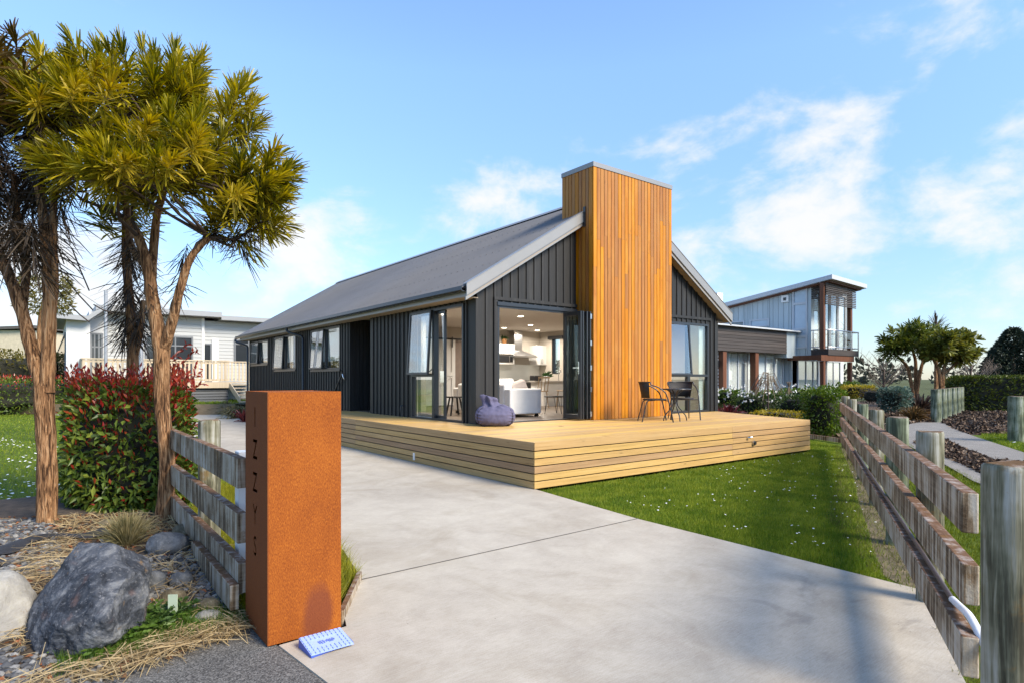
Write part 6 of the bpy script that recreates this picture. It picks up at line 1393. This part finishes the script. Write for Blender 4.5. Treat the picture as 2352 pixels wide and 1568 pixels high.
for i, (x, y, w, h, m, lb_) in enumerate(((385, 1258, 76, 46, ROCKG, 'grey lumpy stone beside the right tree trunk'), (468, 1237, 46, 36, ROCKB, 'round tan stone against the bottom fence rail'), (425, 1226, 46, 24, ROCKB, 'flat brown stone behind the grey lumpy stone'),
        (416, 1332, 44, 32, ROCKG, 'dark round stone among the gravel right of the boulder'), (398, 1362, 50, 34, ROCKB, 'reddish brown stone at the right foot of the boulder'), (356, 1335, 40, 40, ROCKG, 'dark stone tucked against the right flank of the boulder'), (478, 1392, 50, 24, ROCKP, 'pale flat stone half sunk in the weeds near the fence end'), (245, 1213, 34, 18, ROCKB, 'small brown stone behind the tussock'), (480, 1370, 44, 24, ROCKB, 'low brown stone below the short fence rail'))):
    g = G(x, y + h * .5, .05); dep = Vector((g.x, g.y, 0)).dot(FW); s_ = dep / F; gz = bedz(g.x, g.y); rock('stone', (g.x, g.y, gz + h * s_ * .30), (w * s_ * .60, w * s_ * .5, h * s_ * .66), m, lb_, [(.2, .3, 1, .86), (-.6, -.6, .4, .9)], i * 2.7 + 1, 4, .08, yaw, 'stone')
# gravel, straw, leaf litter
def blobs_geo(C, Rr, flat=.6):
    bm = bmesh.new(); bmesh.ops.create_icosphere(bm, subdivisions=1, radius=1); V0 = np.array([v.co[:] for v in bm.verts]); T0 = np.array([[q.index for q in f.verts] for f in bm.faces]); bm.free()
    n = len(C); sc = np.asarray(Rr).reshape(-1, 1, 1) * NR.uniform(.6, 1.25, (n, 1, 3)) * np.array([1, 1, flat]); V = V0[None] * sc * NR.uniform(.82, 1.12, (n, len(V0), 1)); a = NR.uniform(0, 6.28, n); ca, sa = np.cos(a)[:, None], np.sin(a)[:, None]
    X, Y = V[..., 0] * ca - V[..., 1] * sa, V[..., 0] * sa + V[..., 1] * ca; V = np.stack([X, Y, V[..., 2]], 2) + np.asarray(C)[:, None, :]; return V.reshape(-1, 3), (T0[None] + (np.arange(n) * len(V0))[:, None, None]).reshape(-1, 3)
GRAV = Mat('river_gravel', .8, .3); GRAV.color(GRAV.ramp(GRAV.island(), [(0, (.035, .037, .042)), (.4, (.085, .087, .092)), (.7, (.16, .158, .155)), (.92, (.30, .29, .27)), (1, (.16, .12, .08))])); GRAV.bump(GRAV.noise(90), .4, .01)
gp = []
def scatter(poly_px, n, z=None):
    out = []; P = [G(x, y, .05) for x, y in poly_px]
    xs, ys = [p.x for p in P], [p.y for p in P]
    while len(out) < n:
        x, y = R.uniform(min(xs), max(xs)), R.uniform(min(ys), max(ys)); c = False; j = len(P) - 1
        for i in range(len(P)):
            if (P[i].y > y) != (P[j].y > y) and x < (P[j].x - P[i].x) * (y - P[i].y) / (P[j].y - P[i].y) + P[i].x: c = not c
            j = i
        if c: out.append((x, y, bedz(x, y)))
    return np.array(out)
BEDPX = [(-80, 1200), (455, 1195), (500, 1260), (560, 1430), (380, 1490), (240, 1560), (-80, 1640)]
g1 = scatter([(-80, 1205), (110, 1205), (130, 1240), (150, 1340), (-80, 1340)], 1500); g2 = scatter([(345, 1270), (490, 1240), (520, 1400), (330, 1400)], 900); g3 = scatter([(-60, 1480), (240, 1480), (240, 1560), (-60, 1640)], 420); g4 = np.concatenate([scatter(BEDPX, 900), scatter([(-620, 1205), (-80, 1205), (-80, 1620), (-620, 1700)], 1300)])
gp = np.concatenate([g1, g2, g3, g4]); rr = np.concatenate([NR.uniform(.012, .03, len(g1)), NR.uniform(.012, .030, len(g2)), NR.uniform(.012, .028, len(g3)), NR.uniform(.006, .016, len(g4))]); gp[:, 2] += rr * .3
tag(npmesh('gravel', *blobs_geo(gp, rr), GRAV.m, None, smooth=False), 'grey river gravel between the boulders', 'gravel', kind='stuff')
STRAW = leafmat('dry_straw', [(.20, .13, .06), (.40, .29, .14), (.60, .48, .28)], .7, .25)
def strawmesh(P, L, W, flat=.25):
    n = len(P); ph = NR.uniform(0, 6.283, n); el = NR.normal(0.05, flat, n); D = np.stack([np.cos(ph) * np.cos(el), np.sin(ph) * np.cos(el), np.sin(el)], 1); P = P.copy(); P[:, 2] += NR.uniform(.005, .05, n); Lr = L * NR.uniform(.4, 1.2, n); P -= D * Lr[:, None] * .5; return strap_geo(P, D, Lr, W * NR.uniform(.6, 1.3, n), .12)
s1 = scatter([(60, 1260), (200, 1240), (150, 1340), (60, 1500), (0, 1480), (40, 1330)], 650); s2 = scatter([(160, 1515), (380, 1440), (575, 1390), (575, 1430), (395, 1488), (150, 1570), (0, 1620), (0, 1560)], 800); s3 = scatter([(350, 1260), (520, 1260), (560, 1420), (350, 1420)], 420); s4 = np.concatenate([scatter(BEDPX, 500), scatter([(-620, 1205), (-80, 1205), (-80, 1600), (-620, 1680)], 900)]); s5 = scatter([(120, 1205), (450, 1195), (470, 1235), (140, 1250)], 700)
st = cat(strawmesh(np.concatenate([s1, s2]), .24, .006, .12), strawmesh(np.concatenate([s3, s4, s5]), .19, .007))
tag(npmesh('dry_straw', *st, STRAW), 'dry straw and fallen strap leaves littering the planting bed', 'straw', kind='stuff')
LIT = leafmat('leaf_litter', [(.05, .03, .018), (.12, .065, .03), (.25, .13, .06), (.34, .11, .04)], .8, .1)
l1 = scatter(BEDPX, 1300); l1[:, 2] += .006; tag(npmesh('leaf_litter', *leaf_geo(l1, NR.normal(size=l1.shape) * [1, 1, .15], .05, .025), LIT), 'brown fallen leaves over the planting bed', 'leaf litter', kind='stuff')
# black weed mat strip
mb = MB(); W_ = []
for i in range(25):
    t = i / 24; c = G(-60 + 300 * t, 1285 - 55 * t + 8 * math.sin(t * 9), .07); n_ = Vector((-.3, .95, 0)); 
    for k in range(5): s_ = (k - 2) / 2; p = c + n_ * s_ * (.10 + .05 * math.sin(t * 7)); W_.append((p.x, p.y, bedz(p.x, p.y) + .025 + .022 * (1 - s_ * s_) + .012 * noise.noise(Vector((p.x * 9, p.y * 9, 2)))))
mb.add(W_, [(i*5+k, i*5+k+1, i*5+k+6, i*5+k+5) for i in range(24) for k in range(4)], True); tag(mb.build('weed_mat', plain('black_weed_mat', (.025, .025, .028), .7, .3, 30, bump=.5)), 'rumpled strip of black weed mat between the left trunk and boulder', 'weed mat')
# weeds
WEED = leafmat('weed_leaf', [(.03, .075, .008), (.07, .14, .015), (.13, .20, .03)], .45, .3); WEEDD = leafmat('dark_weed_leaf', [(.025, .065, .012), (.06, .12, .025), (.11, .17, .04)], .5, .25)
def rosette(name, px, py, n, L, W, mat, label, el=(.1, .7)):
    g = G(px, py, .03); z = bedz(g.x, g.y); t = thing(name, (g.x, g.y, z), label, 'weed'); gs = []
    for k in range(n):
        a = R.uniform(0, 6.28); e = R.uniform(*el); D = Vector((math.cos(a) * math.cos(e), math.sin(a) * math.cos(e), math.sin(e))); Ln = L * R.uniform(.6, 1.1); m = 9; sd = Vector((-D.y, D.x, 0)).normalized()
        for j in range(m):
            b = Vector((g.x, g.y, z)) + D * Ln * (j + 1) / m - UP * .25 * Ln * ((j + 1) / m) ** 2
            for s_ in (-1, 1): gs.append((b, sd * s_ + D * .9, W * (1 - .5 * abs(j / m - .45))))
    P = np.array([tuple(x[0]) for x in gs]); D = np.array([tuple(x[1]) for x in gs]); npmesh('leaves', *leaf_geo(P, D, np.array([x[2] for x in gs]), np.array([x[2] for x in gs]) * .5, .15, .2), mat, t); return t
rosette('fern_weed', 318, 1440, 44, .26, .05, WEED, 'bright green ferny weed in front of the big boulder')
rosette('fern_weed', 240, 1478, 34, .22, .045, WEED, 'lower yellowish ferny weed at the left foot of the boulder')
rosette('leafy_weed', 395, 1418, 36, .17, .055, WEEDD, 'dark green leafy weed around the pale marker tag', (.2, 1.1))
rosette('leafy_weed', 352, 1432, 26, .16, .05, WEEDD, 'dark green leafy weed between the boulder and the marker tag', (.2, 1.0))
rosette('leafy_weed', 505, 1352, 12, .07, .035, WEEDD, 'tiny green weed below the short fence rail', (.2, 1.0))
g = G(397, 1412, .05); mg = MB(); mg.obox(Vector((g.x, g.y, bedz(g.x, g.y) + .09)), RT * .026, FW * .004, UP * .075); o = mg.build('marker_tag', plain('pale_green_plastic', (.42, .50, .38), .5)); tag(o, 'pale green plastic marker tag standing in the weeds', 'tag')

# ---------------------------------------------------------------- grass
GB = leafmat('grass_blade', [(.050, .105, .005), (.105, .195, .010), (.19, .27, .016), (.32, .34, .04)], .55, .3)
def inpoly(x, y, P):
    c = np.zeros(len(x), bool); j = len(P) - 1
    for i in range(len(P)):
        (xi, yi), (xj, yj) = P[i], P[j]; c ^= ((yi > y) != (yj > y)) & (x < (xj - xi) * (y - yi) / (yj - yi + 1e-12) + xi); j = i
    return c
def grass(poly, n, L, W, z, mat, name, label, lean=.5, near=None, cat_='grass'):
    P = np.array(poly); N = n * 4; x, y = NR.uniform(P[:, 0].min(), P[:, 0].max(), N), NR.uniform(P[:, 1].min(), P[:, 1].max(), N); m = inpoly(x, y, poly)
    dep = x * FW.x + y * FW.y; px = CX + F * (x * RT.x + y * RT.y) / np.maximum(dep, .1); m &= (dep > .8) & (px > -250) & (px < 2600)
    m &= NR.uniform(0, 1, N) < np.clip(5.0 / dep, .05, 1) if near else m
    x, y, dep = x[m][:n], y[m][:n], dep[m][:n]; k = len(x); ph = NR.uniform(0, 6.283, k); th = np.abs(NR.normal(0, lean, k)); s_ = np.clip(dep / 6, 1, 3) if near else 1.0
    pn = np.array([noise.noise(Vector((a * .9, b * .9, 0))) for a, b in zip(x[::1], y[::1])]) if k < 400000 else 0
    D = np.stack([np.cos(ph) * np.sin(th), np.sin(ph) * np.sin(th), np.cos(th)], 1); Ln = L * NR.uniform(.5, 1.15, k) * (1 + .35 * pn)
    sd = np.stack([-np.sin(ph + 1.2), np.cos(ph + 1.2), 0 * ph], 1); B = np.stack([x, y, np.full(k, z)], 1); w_ = (W * s_ * np.ones(k))[:, None]
    V = np.stack([B - sd * w_ * .5, B + sd * w_ * .5, B + D * Ln[:, None]], 1).reshape(-1, 3); T = np.arange(3 * k).reshape(-1, 3)
    return tag(npmesh(name, V, T, mat), label, cat_, kind='stuff')
lawn_in = [(4.98, 5.9), (4.75, 4.06), (4.66, 1.6), (4.5, 1.5), (4.45, 1.56), (4.8, 1.84), (5.6, 2.24), (6.3, 2.56), (7.4, 3.1), (9.0, 3.82), (11, 4.8), (13.4, 6.0), (14.2, 7.05), (13.2, 8.3), (12.0, 5.85)]
grass(lawn_in, 230000, .040, .006, -.03, GB, 'lawn_grass', 'short mown grass blades of the right hand lawn', near=True, lean=.65)
grass([(3.4, .9), (6.2, 2.3), (10.5, 4.5), (15.0, 6.6), (15.3, 5.4), (12.0, 3.75), (9.0, 1.9), (5, .5), (3.4, .2)], 60000, .055, .007, -.03, leafmat('verge_blade', [(.06, .09, .008), (.13, .17, .012), (.22, .24, .02)], .55, .3), 'verge_grass', 'longer yellow green grass between the fence and the path', near=True)
grass([(17.9, 4.7), (14.9, 3.2), (13, 2.8), (13, 1), (24, 1), (24, 4), (19, 5)], 20000, .07, .014, -.014, GB, 'verge_grass', 'grass at the far side of the footpath')
grass(LLAWN, 110000, .05, .011, -.03, GB, 'lawn_grass', 'grass blades of the daisy lawn at the left', near=True)
grass([(.97, 6.6), (.97, 3.9), (1.0, 3.62), (1.36, 3.55), (1.74, 4.05), (1.9, 4.78), (2.15, 8.4), (1.3, 8.4)], 26000, .20, .006, -.03, leafmat('long_yellow_grass', [(.10, .12, .008), (.22, .22, .012), (.40, .36, .03)], .5, .35), 'long_grass', 'long yellow green grass along the left edge of the driveway', lean=.6)
grass([(.02, 3.5), (.6, 3.62), (.93, 3.65), (.93, 4.1), (.5, 3.95), (.05, 3.85)], 5000, .07, .005, .0, WEED, 'weed_grass', 'fine green grass at the asphalt edge', lean=.8)
surf('bare_soil', [(4.62, 1.57), (4.95, 2.02), (6.3, 2.66), (7.4, 3.12), (8.9, 3.8), (11, 4.8), (13.2, 5.88), (13.4, 5.8), (8.8, 3.55), (5.0, 1.7), (3.4, .95), (3.36, .97), (4.48, 1.47)], -.026, plain('dry_soil', (.13, .10, .055), .95, .5, 9, bump=.25), 'strip of bare brown soil along the lawn side of the fence')
grass([(4.40, 1.0), (4.9, 1.25), (8.5, 3.1), (13.3, 5.7), (13.2, 6.0), (8.9, 4.0), (6.3, 2.95), (4.8, 1.9), (4.5, 1.5), (3.4, 1.0), (3.3, .7)], 22000, .06, .006, -.02, leafmat('trodden_straw', [(.12, .09, .04), (.10, .14, .015), (.18, .19, .03)], .7, .2), 'trodden_grass', 'thin brown grass on bare soil below the fence', lean=1.0)
grass([(-9, 35.4), (-1.15, 32.3), (3.1, 27.5), (5.9, 26.4), (8, 32), (0, 40), (-9, 42)], 16000, .12, .03, .36, GB, 'terrace_grass', 'grass on the raised terrace below the white house')
def daisies(pts, z, r, label, name='daisies'):
    n = len(pts); gs = []; a = np.arange(7) / 7 * 6.283; V = []; T = []
    for i, (x, y) in enumerate(pts):
        rr = r * R.uniform(.7, 1.2); tx, ty = R.uniform(-.3, .3), R.uniform(-.3, .3); o = len(V); zz = z + R.uniform(-.008, .012); V.append((x, y, zz + .004)); V += [(x + rr * math.cos(q), y + rr * math.sin(q), zz + rr * (tx * math.cos(q) + ty * math.sin(q))) for q in a]; T += [(o, o + 1 + k, o + 1 + (k + 1) % 7) for k in range(7)]
    o = npmesh(name, np.array(V), np.array(T), DAISY); return tag(o, label, 'daisies', kind='stuff')
DAISY = plain('daisy_petal', (.82, .81, .78), .7, .03)
def rndpoly(poly, n, dens):
    P = np.array(poly); out = []
    while len(out) < n:
        x, y = R.uniform(P[:, 0].min(), P[:, 0].max()), R.uniform(P[:, 1].min(), P[:, 1].max())
        if inpoly(np.array([x]), np.array([y]), poly)[0] and noise.noise(Vector((x * dens, y * dens, 4))) + R.uniform(-.3, .3) > .05: out.append((x, y))
    return out
daisies(rndpoly([(5.2, 5.5), (4.9, 3.5), (5.1, 1.9), (8.2, 3.2), (12, 5.2), (11.6, 5.8)], 150, 1.6), .004, .010, 'small white daisies scattered over the right hand lawn')
daisies(rndpoly([(-.9, 8.7), (1.0, 8.2), (1.0, 13), (-1.2, 20), (-4, 17), (-3.2, 10.5)], 900, .35), .006, .019, 'drifts of white daisies in the left hand lawn')
daisies(rndpoly([(17.9, 4.6), (15, 3.2), (14, 2.0), (20, 2), (21, 3.6)], 60, .5), .03, .03, 'white daisies on the grass verge by the footpath')
# bark chips
BK = Mat('bark_chip', .9, .2); BK.color(BK.ramp(BK.island(), [(0, (.025, .017, .012)), (.5, (.085, .055, .04)), (.85, (.18, .125, .085)), (1, (.33, .25, .18))]))
def chips(poly, n, r, z):
    P = np.array(poly); x, y = NR.uniform(P[:, 0].min(), P[:, 0].max(), n * 4), NR.uniform(P[:, 1].min(), P[:, 1].max(), n * 4); m = inpoly(x, y, poly); x, y = x[m][:n], y[m][:n]; q = np.stack([x, y, np.full(len(x), z)], 1); q[:, 2] += NR.uniform(0, .02, len(x)); D = NR.normal(size=q.shape) * [1, 1, .35]; return leaf_geo(q, D, r * NR.uniform(.6, 1.4, len(q)), r * .6, .12)
cg = cat(chips(MUL, 9000, .07, .004), chips([(14.9, 5.75), (17.4, 6.4), (20.78, 7.45), (22.6, 7.6), (23.2, 7.15), (22.2, 6.7), (20.1, 5.85), (18.6, 5.1), (21, 3.6), (32, 5), (33, 9), (24, 14), (16, 8.2)], 26000, .12, -.008))
tag(npmesh('bark_chips', *cg, BK.m), 'loose brown bark chips on the garden beds', 'bark chips', kind='stuff')
# timber edges
g = [G(1850, 1003), G(1940, 1016)]; mb = MB(); mb.bar(g[0] + UP * .04, g[1] + UP * .04, .05, .10); tag(mb.build('timber_edging', RAILM), 'short timber garden edge under the large bright bush', 'edging')
mb = MB(); mb.bar(G(-200, 1203, .05), G(82, 1172, .05), .04, .09); tag(mb.build('timber_edging', PALEP), 'thin pale timber edge between gravel bed and daisy lawn', 'edging')
mb = MB(); mb.bar((1.36, 3.40, .01), (1.74, 4.02, .01), .03, .09); tag(mb.build('timber_edging', RAILM), 'short dark timber edge beside the driveway behind the pillar', 'edging')
